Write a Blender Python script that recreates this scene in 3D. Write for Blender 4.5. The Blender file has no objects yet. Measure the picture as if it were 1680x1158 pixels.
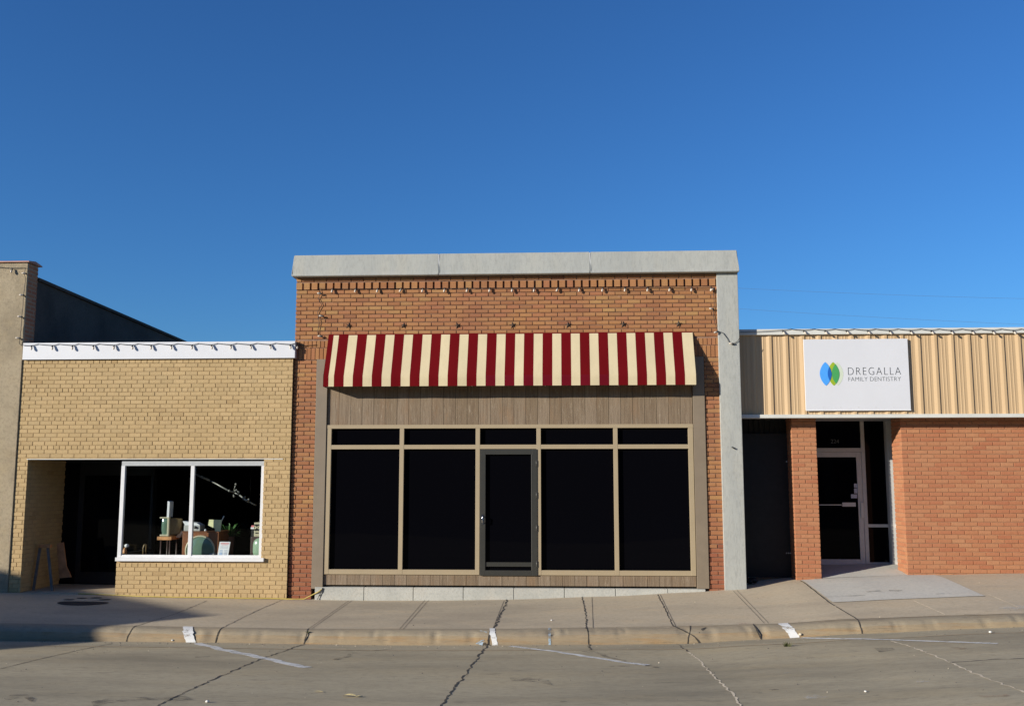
import bpy, bmesh, math, random
from mathutils import Vector, Matrix
random.seed(7)
sc = bpy.context.scene
COL = sc.collection
R = math.radians
# ------------------------------------------------------------------ camera
F = 1640.0
CAMZ, CAMD = 2.1, 15.9
PITCH, YAW = math.atan(211 / F), R(3.05)
cam_d = bpy.data.cameras.new("camera")
cam = bpy.data.objects.new("camera", cam_d); COL.objects.link(cam)
cam.location = (0, -CAMD, CAMZ)
cam.rotation_euler = (math.pi / 2 + PITCH, 0, YAW)
cam_d.sensor_width = 36; cam_d.lens = 36 * F / 1680
cam_d.clip_start = 0.1; cam_d.clip_end = 3000
sc.camera = cam
RM = cam.rotation_euler.to_matrix()
CL = Vector(cam.location)

def ray(u, v):
    return RM @ Vector(((u - 840) / F, -(v - 579) / F, -1))
def P(u, v, Y):                      # photo point -> world point on the plane y = Y
    d = ray(u, v); t = (Y - CL.y) / d.y
    return CL + d * t
def PX(u, v, Y): return P(u, v, Y).x
def PZ(u, v, Y): return P(u, v, Y).z

# ------------------------------------------------------------------ ground profile
def lerp_tab(tab):
    tab = sorted(tab)
    def f(x):
        if x <= tab[0][0]: return tab[0][1]
        for (a, za), (b, zb) in zip(tab, tab[1:]):
            if x <= b:
                t = (x - a) / (b - a); t = t * t * (3 - 2 * t) * .5 + t * .5
                return za + (zb - za) * t
        return tab[-1][1]
    return f
CY = -3.0
CB = -3.11
_b = [(15,971),(190,975),(330,979),(480,982.5),(600,984),(720,984),(830,982.5),(1000,977),(1140,970),(1225,965.5)]
base_t = [(PX(u, v, 0), PZ(u, v, 0)) for u, v in _b] + \
         [(PX(u, v, .46), PZ(u, v, .46) - .006) for u, v in [(1305,951),(1400,946.5),(1490,943.5),(1680,940)]]
top_t = [(PX(u, v, CY), PZ(u, v, CY)) for u, v in
         [(0,1025),(165,1028),(310,1031),(507,1034),(700,1034),(830,1034),(960,1032),(1110,1030),(1280,1026),(1400,1018),(1600,1012),(1680,1009)]]
gut_t = [(PX(u, v, CB), PZ(u, v, CB)) for u, v in
         [(0,1051),(210,1052),(500,1056),(640,1058),(830,1058),(960,1057),(1110,1056),(1260,1048),(1415,1039),(1600,1031),(1680,1028)]]
z_base, z_top, z_gut = lerp_tab(base_t), lerp_tab(top_t), lerp_tab(gut_t)
def z_road(x, y):
    d = CB - y
    s = .036 * d if d < 7 else .036 * 7 + .018 * min(d - 7, 5)
    return z_gut(x) + s
def z_walk(x, y):
    if y >= 0: return z_base(x) + .012 * min(y, 4) + (.082 * (min(y, 1.75) - .46) if y > .46 and 3.9 < x < 6 else 0)
    t = y / CY
    return z_base(x) * (1 - t) + z_top(x) * t
KP = [(.15, .004, 1), (.08, 0, 1), (.02, -.010, 1), (-.03, -.030, 1), (-.062, -.058, 1), (-.085, -.09, 1), (-.11, 0, 0)]
def gz(x, y):
    if CB <= y <= CY + .15:
        for (dy0, dz0, t0), (dy1, dz1, t1) in zip(KP, KP[1:]):
            if CY + dy1 <= y <= CY + dy0:
                f_ = (CY + dy0 - y) / (dy0 - dy1)
                return ((z_top(x) if t0 else z_gut(x)) + dz0) * (1 - f_) + ((z_top(x) if t1 else z_gut(x)) + dz1) * f_
    if y >= CY: return z_walk(x, y)
    if y >= CB:
        t = (CY - y) / (CY - CB)
        return z_top(x) * (1 - t) + z_gut(x) * t
    return z_road(x, y)
def G(u, v):                         # photo point -> point on the ground surface
    d = ray(u, v)
    lo, hi = 3.0, 40.0
    for _ in range(50):
        m = (lo + hi) / 2; p = CL + d * m
        if p.z > gz(p.x, p.y): lo = m
        else: hi = m
    p = CL + d * hi
    return Vector((p.x, p.y, gz(p.x, p.y)))

# ------------------------------------------------------------------ materials
class NT:
    def __init__(s, name):
        s.m = bpy.data.materials.new(name); s.m.use_nodes = True
        s.t = s.m.node_tree; s.n = s.t.nodes; s.b = s.n["Principled BSDF"]
        s.co = s.n.new("ShaderNodeTexCoord").outputs["Object"]
    def lk(s, a, b): s.t.links.new(a, b)
    def noise(s, scale, detail=6, rough=.6, stretch=None):
        co = s.co
        if stretch:
            mp = s.n.new("ShaderNodeMapping"); mp.inputs["Scale"].default_value = stretch
            s.lk(co, mp.inputs["Vector"]); co = mp.outputs[0]
        t = s.n.new("ShaderNodeTexNoise"); s.lk(co, t.inputs["Vector"])
        t.inputs["Scale"].default_value = scale; t.inputs["Detail"].default_value = detail
        t.inputs["Roughness"].default_value = rough
        return t.outputs["Fac"]
    def rng(s, fac, a, b, lo=0., hi=1.):
        r = s.n.new("ShaderNodeMapRange"); s.lk(fac, r.inputs["Value"])
        for k, v in zip(("From Min", "From Max", "To Min", "To Max"), (a, b, lo, hi)): r.inputs[k].default_value = v
        return r.outputs["Result"]
    def mix(s, a, b, fac, mode='MIX'):
        m = s.n.new("ShaderNodeMix"); m.data_type = 'RGBA'; m.blend_type = mode
        for sock, v in ((m.inputs[6], a), (m.inputs[7], b)):
            if isinstance(v, tuple): sock.default_value = (*v, 1)
            else: s.lk(v, sock)
        if isinstance(fac, (int, float)): m.inputs[0].default_value = fac
        else: s.lk(fac, m.inputs[0])
        return m.outputs[2]
    def ramp(s, fac, stops):
        r = s.n.new("ShaderNodeValToRGB"); s.lk(fac, r.inputs[0])
        e = r.color_ramp.elements
        e[0].position, e[0].color = stops[0][0], (*stops[0][1], 1)
        e[1].position, e[1].color = stops[-1][0], (*stops[-1][1], 1)
        for p, c in stops[1:-1]:
            k = e.new(p); k.color = (*c, 1)
        return r.outputs[0]
    def island(s): return s.n.new("ShaderNodeNewGeometry").outputs["Random Per Island"]
    def col(s, c):
        if isinstance(c, tuple): s.b.inputs["Base Color"].default_value = (*c, 1)
        else: s.lk(c, s.b.inputs["Base Color"])
    def bump(s, h, dist, strength=1.):
        b = s.n.new("ShaderNodeBump"); s.lk(h, b.inputs["Height"])
        b.inputs["Distance"].default_value = dist; b.inputs["Strength"].default_value = strength
        s.lk(b.outputs[0], s.b.inputs["Normal"])
    def p(s, rough=.7, metal=0., spec=.5):
        s.b.inputs["Roughness"].default_value = rough; s.b.inputs["Metallic"].default_value = metal
        s.b.inputs["Specular IOR Level"].default_value = spec
        return s

def simple(name, c, rough=.6, metal=0., spec=.5, var=.12, scale=14., bump=0.):
    t = NT(name); t.p(rough, metal, spec)
    f = t.noise(scale)
    d = tuple(x * (1 - var) for x in c); l = tuple(min(1, x * (1 + var)) for x in c)
    t.col(t.mix(d, l, t.rng(f, .3, .7)))
    if bump: t.bump(t.noise(scale * 8, 3), bump)
    return t.m

def brick_mat(name, stops, stain, stain_amt, pale, pale_lo, bmp=.003):
    t = NT(name); t.p(.88, 0, .25)
    c = t.ramp(t.island(), stops)
    c = t.mix(c, stain, t.rng(t.noise(.9, 4, .6), .42, .68, 0, stain_amt))
    fine = t.noise(60, 5, .7)
    c = t.mix(c, (.0, .0, .0), t.rng(fine, .35, .75, .22, 0))
    c = t.mix(c, pale, t.rng(t.noise(5, 7, .7), pale_lo, pale_lo + .14, 0, .55))
    t.col(c); t.bump(fine, bmp)
    return t.m
M = {}
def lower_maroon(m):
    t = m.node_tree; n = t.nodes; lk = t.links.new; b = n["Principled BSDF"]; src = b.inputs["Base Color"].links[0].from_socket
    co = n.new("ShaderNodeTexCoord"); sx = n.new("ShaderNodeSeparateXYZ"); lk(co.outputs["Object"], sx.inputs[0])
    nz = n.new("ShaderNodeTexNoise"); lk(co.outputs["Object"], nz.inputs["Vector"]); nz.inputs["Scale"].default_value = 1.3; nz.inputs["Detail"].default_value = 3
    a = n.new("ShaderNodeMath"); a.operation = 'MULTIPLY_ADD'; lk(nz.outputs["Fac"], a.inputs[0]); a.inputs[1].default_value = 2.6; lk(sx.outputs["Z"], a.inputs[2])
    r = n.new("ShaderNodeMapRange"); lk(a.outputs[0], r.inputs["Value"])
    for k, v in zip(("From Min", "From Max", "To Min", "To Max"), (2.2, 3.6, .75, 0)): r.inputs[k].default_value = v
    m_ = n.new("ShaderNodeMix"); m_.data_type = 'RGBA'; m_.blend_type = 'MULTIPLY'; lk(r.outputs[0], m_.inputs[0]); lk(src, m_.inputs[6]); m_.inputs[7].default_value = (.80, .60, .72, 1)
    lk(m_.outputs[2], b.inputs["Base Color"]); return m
M['red_brick'] = brick_mat('red_brick', [(0, (.34,.145,.06)), (.2, (.41,.19,.075)), (.55, (.44,.215,.085)), (.75, (.40,.165,.075)), (.9, (.45,.25,.095)), (1, (.29,.115,.055))],
                           (.30,.11,.065), .5, (.55,.40,.33), .66)
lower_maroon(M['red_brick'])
M['red_mortar'] = simple('red_mortar', (.27,.16,.105), .95, var=.3, scale=9, bump=.002)
M['yellow_brick'] = brick_mat('yellow_brick', [(0, (.50,.355,.175)), (.3, (.545,.385,.19)), (.7, (.58,.41,.205)), (.95, (.51,.365,.185)), (1, (.45,.305,.145))],
                              (.46,.31,.14), .35, (.62,.50,.33), .72)
M['yellow_mortar'] = simple('yellow_mortar', (.36,.25,.125), .95, var=.25, scale=9, bump=.002)
M['clay_brick'] = brick_mat('clay_brick', [(0, (.42,.155,.075)), (.4, (.455,.195,.092)), (.7, (.48,.225,.11)), (1, (.43,.165,.08))],
                            (.45,.18,.09), .4, (.55,.34,.22), .72)
M['clay_mortar'] = simple('clay_mortar', (.34,.185,.10), .95, var=.2, scale=9, bump=.002)

def concrete(name, c, dark, warm, scale=.8, bumpd=.004, stretch=(1, 1, 1), spots=.5, rough=.9, drips=False):
    t = NT(name); t.p(rough, 0, .25)
    big = t.noise(scale, 5, .6, stretch)
    k = t.mix(dark, c, t.rng(big, .34, .58))
    k = t.mix(k, warm, t.rng(t.noise(scale * 1.7 + .3, 5, .6, (stretch[0], stretch[1], stretch[2] * 1.1)), .50, .72, 0, .65))
    fine = t.noise(95, 4, .75)
    k = t.mix(k, (0, 0, 0), t.rng(fine, .38, .72, .12, 0))
    gr = t.noise(26, 6, .8, (stretch[0], stretch[1] * .8, stretch[2]))
    k = t.mix(k, tuple(x * .55 for x in dark), t.rng(gr, .30, .52, .55, 0))
    mid = t.noise(7, 7, .7, stretch)
    k = t.mix(k, tuple(x * .45 for x in dark), t.rng(mid, .60, .74, 0, spots))
    k = t.mix(k, tuple(min(1, x * 1.35) for x in c), t.rng(t.noise(16, 5, .7), .66, .74, 0, .5))
    t.col(k)
    a = t.n.new("ShaderNodeMath"); a.operation = 'ADD'; t.lk(fine, a.inputs[0]); t.lk(mid, a.inputs[1])
    t.bump(a.outputs[0], bumpd, .7)
    return t.m
M['road'] = concrete('road_concrete', (.45,.38,.25), (.30,.255,.17), (.48,.385,.23), .7, .0012, (.35, 1.3, 1), .95)
M['walk'] = concrete('sidewalk_concrete', (.55,.455,.315), (.43,.355,.25), (.57,.445,.285), .8, .001, (.6, 1.4, 1), .3)
M['pad'] = concrete('pad_concrete', (.60,.57,.485), (.53,.505,.44), (.58,.54,.445), .7, .001, (.7, 1.2, 1), .45)
M['gutter'] = concrete('gutter_concrete', (.44,.375,.25), (.31,.265,.18), (.47,.37,.23), .8, .0012, (.3, 2, 1), .6)
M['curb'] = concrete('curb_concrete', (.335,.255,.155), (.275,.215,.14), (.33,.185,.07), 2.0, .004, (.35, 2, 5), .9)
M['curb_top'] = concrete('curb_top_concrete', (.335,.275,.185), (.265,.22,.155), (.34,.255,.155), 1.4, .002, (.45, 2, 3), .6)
M['stone'] = concrete('cast_concrete', (.43,.43,.385), (.365,.37,.34), (.45,.43,.36), .9, .003, (1.6, 1.6, .35), .35)
M['plinth'] = concrete('plinth_concrete', (.50,.49,.43), (.40,.395,.35), (.50,.46,.38), 1.2, .003, (1, 1, 1), .3)
M['stucco'] = concrete('stucco', (.47,.38,.25), (.34,.275,.18), (.49,.38,.23), 1.6, .022, (1, 1, 1), .5)
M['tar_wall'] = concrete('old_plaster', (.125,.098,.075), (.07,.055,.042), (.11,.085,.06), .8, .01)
M['crack'] = simple('crack_gap', (.045,.038,.03), 1., var=.4)
M['joint'] = simple('joint_line', (.15,.125,.095), 1., var=.4)
M['light_joint'] = simple('joint_filler', (.66,.55,.38), 1., var=.3)
M['tan_joint'] = simple('gutter_joint', (.40,.27,.14), 1., var=.45, scale=5)
M['tar'] = simple('tar_smear', (.10,.09,.075), .9, var=.4)
M['paw'] = simple('paw_paint', (.012,.012,.014), .9, var=.2)

def worn_paint(name, c, lo, hi):
    t = NT(name); t.p(.8, 0, .3); t.col(t.mix(tuple(x * .8 for x in c), c, t.noise(9)))
    out = t.n["Material Output"]; tr = t.n.new("ShaderNodeBsdfTransparent"); mx = t.n.new("ShaderNodeMixShader")
    t.lk(t.rng(t.noise(10, 9, .8, (.5, 1.5, 1)), lo, hi), mx.inputs[0]); t.lk(tr.outputs[0], mx.inputs[1]); t.lk(t.b.outputs[0], mx.inputs[2])
    t.lk(mx.outputs[0], out.inputs["Surface"])
    return t.m
M['line'] = worn_paint('worn_white_paint', (.74,.73,.68), .36, .52)
M['faint'] = worn_paint('faint_white_mark', (.70,.69,.63), .46, .72)
M['curbpaint'] = worn_paint('curb_white_paint', (.72,.71,.67), .36, .47)
M['pinkpaint'] = worn_paint('faded_red_mark', (.50,.20,.15), .42, .6)
M['bluepaint'] = worn_paint('faded_blue_mark', (.35,.45,.52), .40, .58)
M['stain'] = worn_paint('dark_stain', (.10,.09,.075), .46, .72)
M['rust'] = worn_paint('rust_stain', (.36,.20,.09), .48, .76)

def wood_panel():
    t = NT('brown_siding'); t.p(.8, 0, .2)
    g = t.noise(38, 8, .8, (1, 1, .05))
    c = t.ramp(t.island(), [(0, (.195,.142,.09)), (.5, (.225,.168,.112)), (1, (.25,.19,.13))])
    c = t.mix(c, (.12,.08,.05), t.rng(g, .34, .54, .75, 0))
    c = t.mix(c, (.25,.15,.08), t.rng(t.noise(5, 5, .6, (1, 1, .3)), .52, .7, 0, .5))
    c = t.mix(c, (.44,.365,.27), t.rng(t.noise(30, 8, .8, (1, 1, .12)), .56, .70, 0, .6))
    t.col(c); t.bump(g, .008)
    return t.m
M['siding'] = wood_panel()
M['trim'] = simple('brown_trim', (.20,.155,.105), .6, var=.08, scale=4)
M['tan'] = simple('tan_frame', (.345,.27,.165), .5, var=.04, scale=3)
M['black_gap'] = simple('gap_shade_black', (.01,.01,.01), .9)  # black that stands in for the shade in the gap below the siding
M['door_frame'] = simple('dark_bronze', (.034,.033,.027), .4, .0, .5, .06)
M['door_edge'] = simple('bronze_edge', (.11,.105,.09), .4, .3, .5, .06)
M['chrome'] = simple('chrome', (.6,.6,.6), .18, 1.)
def dark_glass(name, spec, c=(.002,.002,.003), ior=1.3):
    t = NT(name); t.p(.02, 0, spec); t.b.inputs["IOR"].default_value = ior; t.col(c)
    t.bump(t.noise(1.4, 2), .002, .3)
    return t.m
M['glass'] = dark_glass('tinted_glass', .1)
M['glass_dark'] = dark_glass('dark_glass', .15)
def clear_glass():
    t = NT('shop_glass'); out = t.n["Material Output"]; t.n.remove(t.b)
    tr = t.n.new("ShaderNodeBsdfTransparent"); tr.inputs[0].default_value = (.93,.95,.94,1)
    gl = t.n.new("ShaderNodeBsdfGlossy"); gl.inputs["Roughness"].default_value = .01
    lw = t.n.new("ShaderNodeLayerWeight"); lw.inputs[0].default_value = .5
    pw = t.n.new("ShaderNodeMath"); pw.operation = 'POWER'; t.lk(lw.outputs["Facing"], pw.inputs[0]); pw.inputs[1].default_value = 5
    ml = t.n.new("ShaderNodeMath"); ml.operation = 'MULTIPLY_ADD'; t.lk(pw.outputs[0], ml.inputs[0]); ml.inputs[1].default_value = .8; ml.inputs[2].default_value = .006
    mx = t.n.new("ShaderNodeMixShader"); t.lk(ml.outputs[0], mx.inputs[0]); t.lk(tr.outputs[0], mx.inputs[1]); t.lk(gl.outputs[0], mx.inputs[2])
    t.lk(mx.outputs[0], out.inputs["Surface"])
    return t.m
M['clear'] = clear_glass()
def cloth(name, c):
    t = NT(name); t.p(.95, 0, .05)
    f = t.noise(2.2, 4, .6, (1, 1, .5))
    t.col(t.mix(tuple(x * .9 for x in c), tuple(min(1, x * 1.06) for x in c), t.rng(f, .3, .7)))
    w = t.n.new("ShaderNodeTexWave"); t.lk(t.co, w.inputs[0]); w.inputs["Scale"].default_value = 90; w.bands_direction = 'Z'
    t.bump(f, .012, .5)
    return t.m
M['maroon'] = cloth('maroon_canvas', (.125,.004,.006))
M['plum'] = cloth('plum_canvas', (.122,.005,.011))  # slightly purpler red for the middle of the valance
M['cream'] = cloth('cream_canvas', (.60,.50,.31))
M['white_metal'] = simple('white_metal', (.65,.65,.655), .45, var=.03, scale=3)
M['offwhite'] = simple('offwhite_metal', (.60,.59,.53), .5, var=.08, scale=3)
M['white_frame'] = simple('white_frame', (.70,.69,.67), .4, var=.06, scale=6)
M['shaded_frame'] = simple('shaded_rail', (.42,.43,.42), .4, var=.06)  # white frame's head rail, its shade put into the grey
def tan_metal():
    t = NT('tan_ribbed_metal'); t.p(.5, 0, .4)
    f = t.noise(3, 5, .6, (6, 1, .25))
    t.col(t.mix((.475,.325,.175), (.54,.375,.205), t.rng(f, .3, .7)))
    return t.m
M['fascia'] = tan_metal()
M['alu'] = simple('aluminium', (.55,.525,.485), .5, .0, var=.06)
M['sign'] = simple('sign_white', (.62,.62,.63), .5, var=.02, scale=2)
M['ink'] = simple('sign_ink', (.03,.035,.04), .6)
M['ink2'] = simple('sign_grey_ink', (.11,.12,.12), .6)
M['logo_blue'] = simple('logo_blue', (.07,.33,.80), .5, var=.03)
M['logo_navy'] = simple('logo_navy', (.01,.11,.44), .5, var=.03)
M['logo_lime'] = simple('logo_lime', (.30,.40,.02), .5, var=.1)
M['logo_green'] = simple('logo_green', (.06,.32,.09), .5, var=.05)
M['logo_pale'] = simple('logo_pale', (.56,.61,.47), .5, var=.03)
M['logo_sky'] = simple('logo_teal', (.16,.44,.36), .5, var=.03)
M['sky_wire'] = simple('weathered_wire', (.12,.14,.17), .6)
M['wire'] = simple('black_wire', (.012,.012,.012), .6)
M['brownwire'] = simple('brown_wire', (.12,.07,.05), .7)
M['socket'] = simple('black_socket', (.015,.015,.015), .5)
M['bulb'] = simple('white_bulb', (.56,.48,.38), .35, var=.05)
M['iron'] = simple('rusty_iron', (.085,.065,.05), .65, .3, var=.3, scale=40)
M['gate'] = simple('black_gate', (.012,.012,.012), .6, spec=.3, var=.2)
M['soffit'] = simple('soffit', (.35,.36,.37), .6, var=.06)
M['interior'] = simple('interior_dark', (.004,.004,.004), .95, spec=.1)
M['coping_tile'] = simple('clay_coping', (.40,.19,.12), .7, var=.25, scale=3)
M['roof'] = simple('tar_roof', (.06,.06,.06), .95)
M['yellow_cord'] = simple('yellow_cord', (.50,.38,.09), .5, var=.1)
M['wood'] = simple('brown_wood', (.22,.075,.025), .45, var=.3, scale=6)
M['light_wood'] = simple('light_wood', (.52,.24,.09), .5, var=.35, scale=9)
M['dark_leg'] = simple('dark_leg', (.07,.04,.035), .4)
M['screen'] = simple('green_screen', (.12,.19,.14), .12, spec=.6, var=.08, scale=3)
M['pale_screen'] = simple('pale_screen', (.24,.34,.24), .2, spec=.6, var=.08, scale=3)
M['cream_plastic'] = simple('cream_plastic', (.48,.44,.31), .4, var=.08)
M['tv_brown'] = simple('tv_brown', (.17,.115,.05), .5, var=.2)
M['grey_plastic'] = simple('grey_plastic', (.42,.42,.40), .4, var=.08)
M['dark_plastic'] = simple('dark_plastic', (.02,.02,.02), .4)
M['paper'] = simple('white_paper', (.74,.74,.76), .8, var=.03)
M['print_blue'] = simple('print_blue', (.36,.45,.62), .8, var=.3, scale=60)
M['print_red'] = simple('print_red', (.65,.20,.22), .8, var=.3, scale=60)
M['print_grey'] = simple('print_grey', (.45,.46,.52), .8, var=.3, scale=60)
M['yellow_card'] = simple('yellow_card', (.72,.70,.40), .8, var=.10, scale=18)
M['leaf'] = simple('green_leaf', (.05,.13,.03), .5, var=.4, scale=30)
M['weed'] = simple('weed', (.09,.10,.03), .8, var=.4, scale=30)
M['straw'] = simple('dry_leaf', (.60,.48,.22), .8, var=.3, scale=30)
M['pebble'] = simple('white_pebble', (.62,.60,.55), .8, var=.3, scale=30)
M['silver'] = simple('silver', (.20,.20,.19), .45, .4, var=.5, scale=35)
M['board'] = simple('weathered_board', (.36,.17,.07), .8, var=.35, scale=7)
M['greywood'] = simple('grey_wood', (.13,.125,.115), .8, var=.25)
M['terra'] = simple('terracotta', (.20,.09,.05), .8)

# ------------------------------------------------------------------ mesh helpers
class MB:
    def __init__(s): s.bm = bmesh.new()
    def face(s, pts, mi=0, smooth=False):
        f = s.bm.faces.new([s.bm.verts.new(p) for p in pts]); f.material_index = mi; f.smooth = smooth
        return f
    def box(s, x0, x1, y0, y1, z0, z1, mi=0, bev=0.):
        if x1 < x0: x0, x1 = x1, x0
        if y1 < y0: y0, y1 = y1, y0
        if z1 < z0: z0, z1 = z1, z0
        v = [s.bm.verts.new((x, y, z)) for x in (x0, x1) for y in (y0, y1) for z in (z0, z1)]
        fs = [s.bm.faces.new([v[i] for i in q]) for q in ((0,1,3,2),(4,6,7,5),(0,4,5,1),(2,3,7,6),(0,2,6,4),(1,5,7,3))]
        for f in fs: f.material_index = mi
        if bev:
            es = set(e for f in fs for e in f.edges)
            r = bmesh.ops.bevel(s.bm, geom=list(es), offset=bev, segments=2, affect='EDGES', profile=.6)
            for f in r['faces']: f.material_index = mi
        return v
    def prism(s, poly, axis, a, b, mi=0):            # polygon extruded along an axis ('x','y','z')
        def mk(p, k):
            return {'y': (p[0], k, p[1]), 'x': (k, p[0], p[1]), 'z': (p[0], p[1], k)}[axis]
        A = [s.bm.verts.new(mk(p, a)) for p in poly]; B = [s.bm.verts.new(mk(p, b)) for p in poly]
        fs = [s.bm.faces.new(A), s.bm.faces.new(B[::-1])]
        n = len(poly)
        for i in range(n): fs.append(s.bm.faces.new((A[i], B[i], B[(i+1) % n], A[(i+1) % n])))
        for f in fs: f.material_index = mi
    def tube(s, pts, r, n=7, mi=0, r1=None, cap=True):
        pts = [Vector(p) for p in pts]; rings = []
        for i, p in enumerate(pts):
            a = pts[max(0, i-1)]; b = pts[min(len(pts)-1, i+1)]; d = (b - a).normalized()
            up = Vector((0, 0, 1)) if abs(d.z) < .9 else Vector((1, 0, 0))
            e1 = d.cross(up).normalized(); e2 = d.cross(e1)
            rr = r if r1 is None else r + (r1 - r) * i / (len(pts) - 1)
            rings.append([s.bm.verts.new(p + (e1 * math.cos(t) + e2 * math.sin(t)) * rr) for t in [2*math.pi*k/n for k in range(n)]])
        for A, B in zip(rings, rings[1:]):
            for k in range(n):
                f = s.bm.faces.new((A[k], A[(k+1) % n], B[(k+1) % n], B[k])); f.material_index = mi; f.smooth = True
        if cap:
            for q in (rings[0][::-1], rings[-1]):
                f = s.bm.faces.new(q); f.material_index = mi
    def lathe(s, prof, c=(0, 0, 0), axis=(0, 0, 1), n=14, mi=0):   # profile (radius, height)
        ax = Vector(axis).normalized(); up = Vector((0, 0, 1)) if abs(ax.z) < .9 else Vector((1, 0, 0))
        e1 = ax.cross(up).normalized(); e2 = ax.cross(e1); c = Vector(c); rings = []
        for r, h in prof:
            rings.append([s.bm.verts.new(c + ax * h + (e1 * math.cos(2*math.pi*k/n) + e2 * math.sin(2*math.pi*k/n)) * max(r, 1e-4)) for k in range(n)])
        for A, B in zip(rings, rings[1:]):
            for k in range(n):
                f = s.bm.faces.new((A[k], A[(k+1) % n], B[(k+1) % n], B[k])); f.material_index = mi; f.smooth = True
    def build(s, name, mats, parent=None, kind=None, recalc=True):
        if recalc: bmesh.ops.recalc_face_normals(s.bm, faces=s.bm.faces[:])
        me = bpy.data.meshes.new(name); s.bm.to_mesh(me); s.bm.free()
        for m in (mats if isinstance(mats, (list, tuple)) else [mats]): me.materials.append(M[m])
        o = bpy.data.objects.new(name, me); COL.objects.link(o)
        if parent is not None: attach(o, parent)
        if kind: o['kind'] = kind
        return o
def world_loc(o):
    v = Vector(o.location)
    while o.parent is not None: o = o.parent; v = v + Vector(o.location) if o.type == 'EMPTY' else v + Vector(o.location)
    return v
ROOTLOC = {}
def attach(o, parent):
    o.parent = parent
    o.matrix_parent_inverse = Matrix.Translation(-ROOTLOC.get(parent.name, Vector((0, 0, 0))))
def thing(name, label, cat, loc=(0, 0, 0), group=None):
    o = bpy.data.objects.new(name, None); COL.objects.link(o); o.location = loc; o.empty_display_size = .2
    ROOTLOC[o.name] = Vector(loc); o['label'] = label; o['category'] = cat
    if group: o['group'] = group
    return o
def tag(o, label, cat, group=None):
    o['label'] = label; o['category'] = cat
    if group: o['group'] = group
    return o
def part(o, name, mats, fn, parent=None):
    b = MB(); fn(b); return b.build(name, mats, o)
def boxpart(name, m, parent, *a, bev=0.):
    b = MB(); b.box(*a, bev=bev); return b.build(name, m, parent)

# bricks: real little blocks in front of a recessed mortar wall
def bricks(mb, org, ud, nd, u0, u1, z0, z1, holes=(), ch=.0677, bl=.2045, gap=.0125, rec=.015, mi=0, header=0, zref=None, thick=.22, mortar=1, off=0., soldier=None, jit=.0022, pal=None):
    ud = Vector(ud); nd = Vector(nd); org = Vector(org); bm = mb.bm
    def pt(u, n, z):
        p = org + ud * u + nd * n; return Vector((p.x, p.y, p.z + z))
    def one(a, b, c, d):
        if b - a < .014 or d - c < .012: return
        o = random.uniform(-jit, jit); k = .0022
        e = [random.uniform(-.0012, .0012) for _ in range(4)]
        a += e[0]; b += e[1]; c += e[2]; d += e[3]
        bk = [bm.verts.new(pt(u, -rec - .004, z)) for u, z in ((a, c), (b, c), (b, d), (a, d))]
        md = [bm.verts.new(pt(u, o - k, z)) for u, z in ((a, c), (b, c), (b, d), (a, d))]
        fr = [bm.verts.new(pt(u, o, z)) for u, z in ((a+k, c+k), (b-k, c+k), (b-k, d-k), (a+k, d-k))]
        for A, B in ((bk, md), (md, fr)):
            for i in range(4): bm.faces.new((A[i], A[(i+1) % 4], B[(i+1) % 4], B[i])).material_index = mi
        bm.faces.new(fr).material_index = mi
    if zref is None: zref = z0
    i0 = int(math.floor((z0 - zref) / ch)) - 1; i1 = int(math.ceil((z1 - zref) / ch)) + 1
    for i in range(i0, i1):
        a = zref + i * ch; b = a + ch - gap
        a = max(a, z0); b = min(b, z1)
        if b - a < .012: continue
        zc = (a + b) / 2
        iv = [(u0, u1)]
        for (hu0, hu1, hz0, hz1) in holes:
            if hz0 < zc < hz1:
                nv = []
                for p, q in iv:
                    if hu1 <= p or hu0 >= q: nv.append((p, q)); continue
                    if hu0 > p: nv.append((p, hu0))
                    if hu1 < q: nv.append((hu1, q))
                iv = nv
        hd = header and i % header == 3
        L = bl / 2 if hd else bl
        st = off + (bl / 2 if i % 2 else 0) + (bl / 4 if hd else 0) + random.uniform(-.004, .004)
        for p, q in iv:
            k = math.floor((p - st) / L)
            u = st + k * L
            while u < q:
                one(max(u, p), min(u + L - gap, q), a, b); u += L
    if mortar:
        e = rec + .002; u0 += e; u1 -= e
        holes = [(H[0] - e, H[1] + e, H[2], H[3]) for H in holes]
        us = sorted(set([u0, u1] + [h for H in holes for h in H[:2] if u0 < h < u1]))
        zs = sorted(set([z0, z1] + [h for H in holes for h in H[2:] if z0 < h < z1]))
        for a, b in zip(us, us[1:]):
            for c, d in zip(zs, zs[1:]):
                uc, zc = (a+b)/2, (c+d)/2
                if any(H[0] < uc < H[1] and H[2] < zc < H[3] for H in holes): continue
                q = [pt(a, -rec, c), pt(b, -rec, c), pt(b, -rec, d), pt(a, -rec, d)]
                r = [pt(a, -thick, c), pt(b, -thick, c), pt(b, -thick, d), pt(a, -thick, d)]
                A = [bm.verts.new(p) for p in q]; B = [bm.verts.new(p) for p in r]
                fs = [bm.faces.new(A), bm.faces.new(B[::-1])] + [bm.faces.new((A[i], A[(i+1) % 4], B[(i+1) % 4], B[i])) for i in range(4)]
                for f in fs: f.material_index = mortar
def soldiers(mb, x0, x1, z0, z1, y, pitch=.0677, w=.056, mi=0, proud=.0):
    x = x0
    while x + w <= x1 + .03:
        a, b = x, min(x + w, x1)
        j = random.uniform(-.003, .003)
        mb.box(a, b, y - proud + j, y + .03, z0 + random.uniform(-.002,.002), z1 + random.uniform(-.002,.002), mi)
        x += pitch

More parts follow.
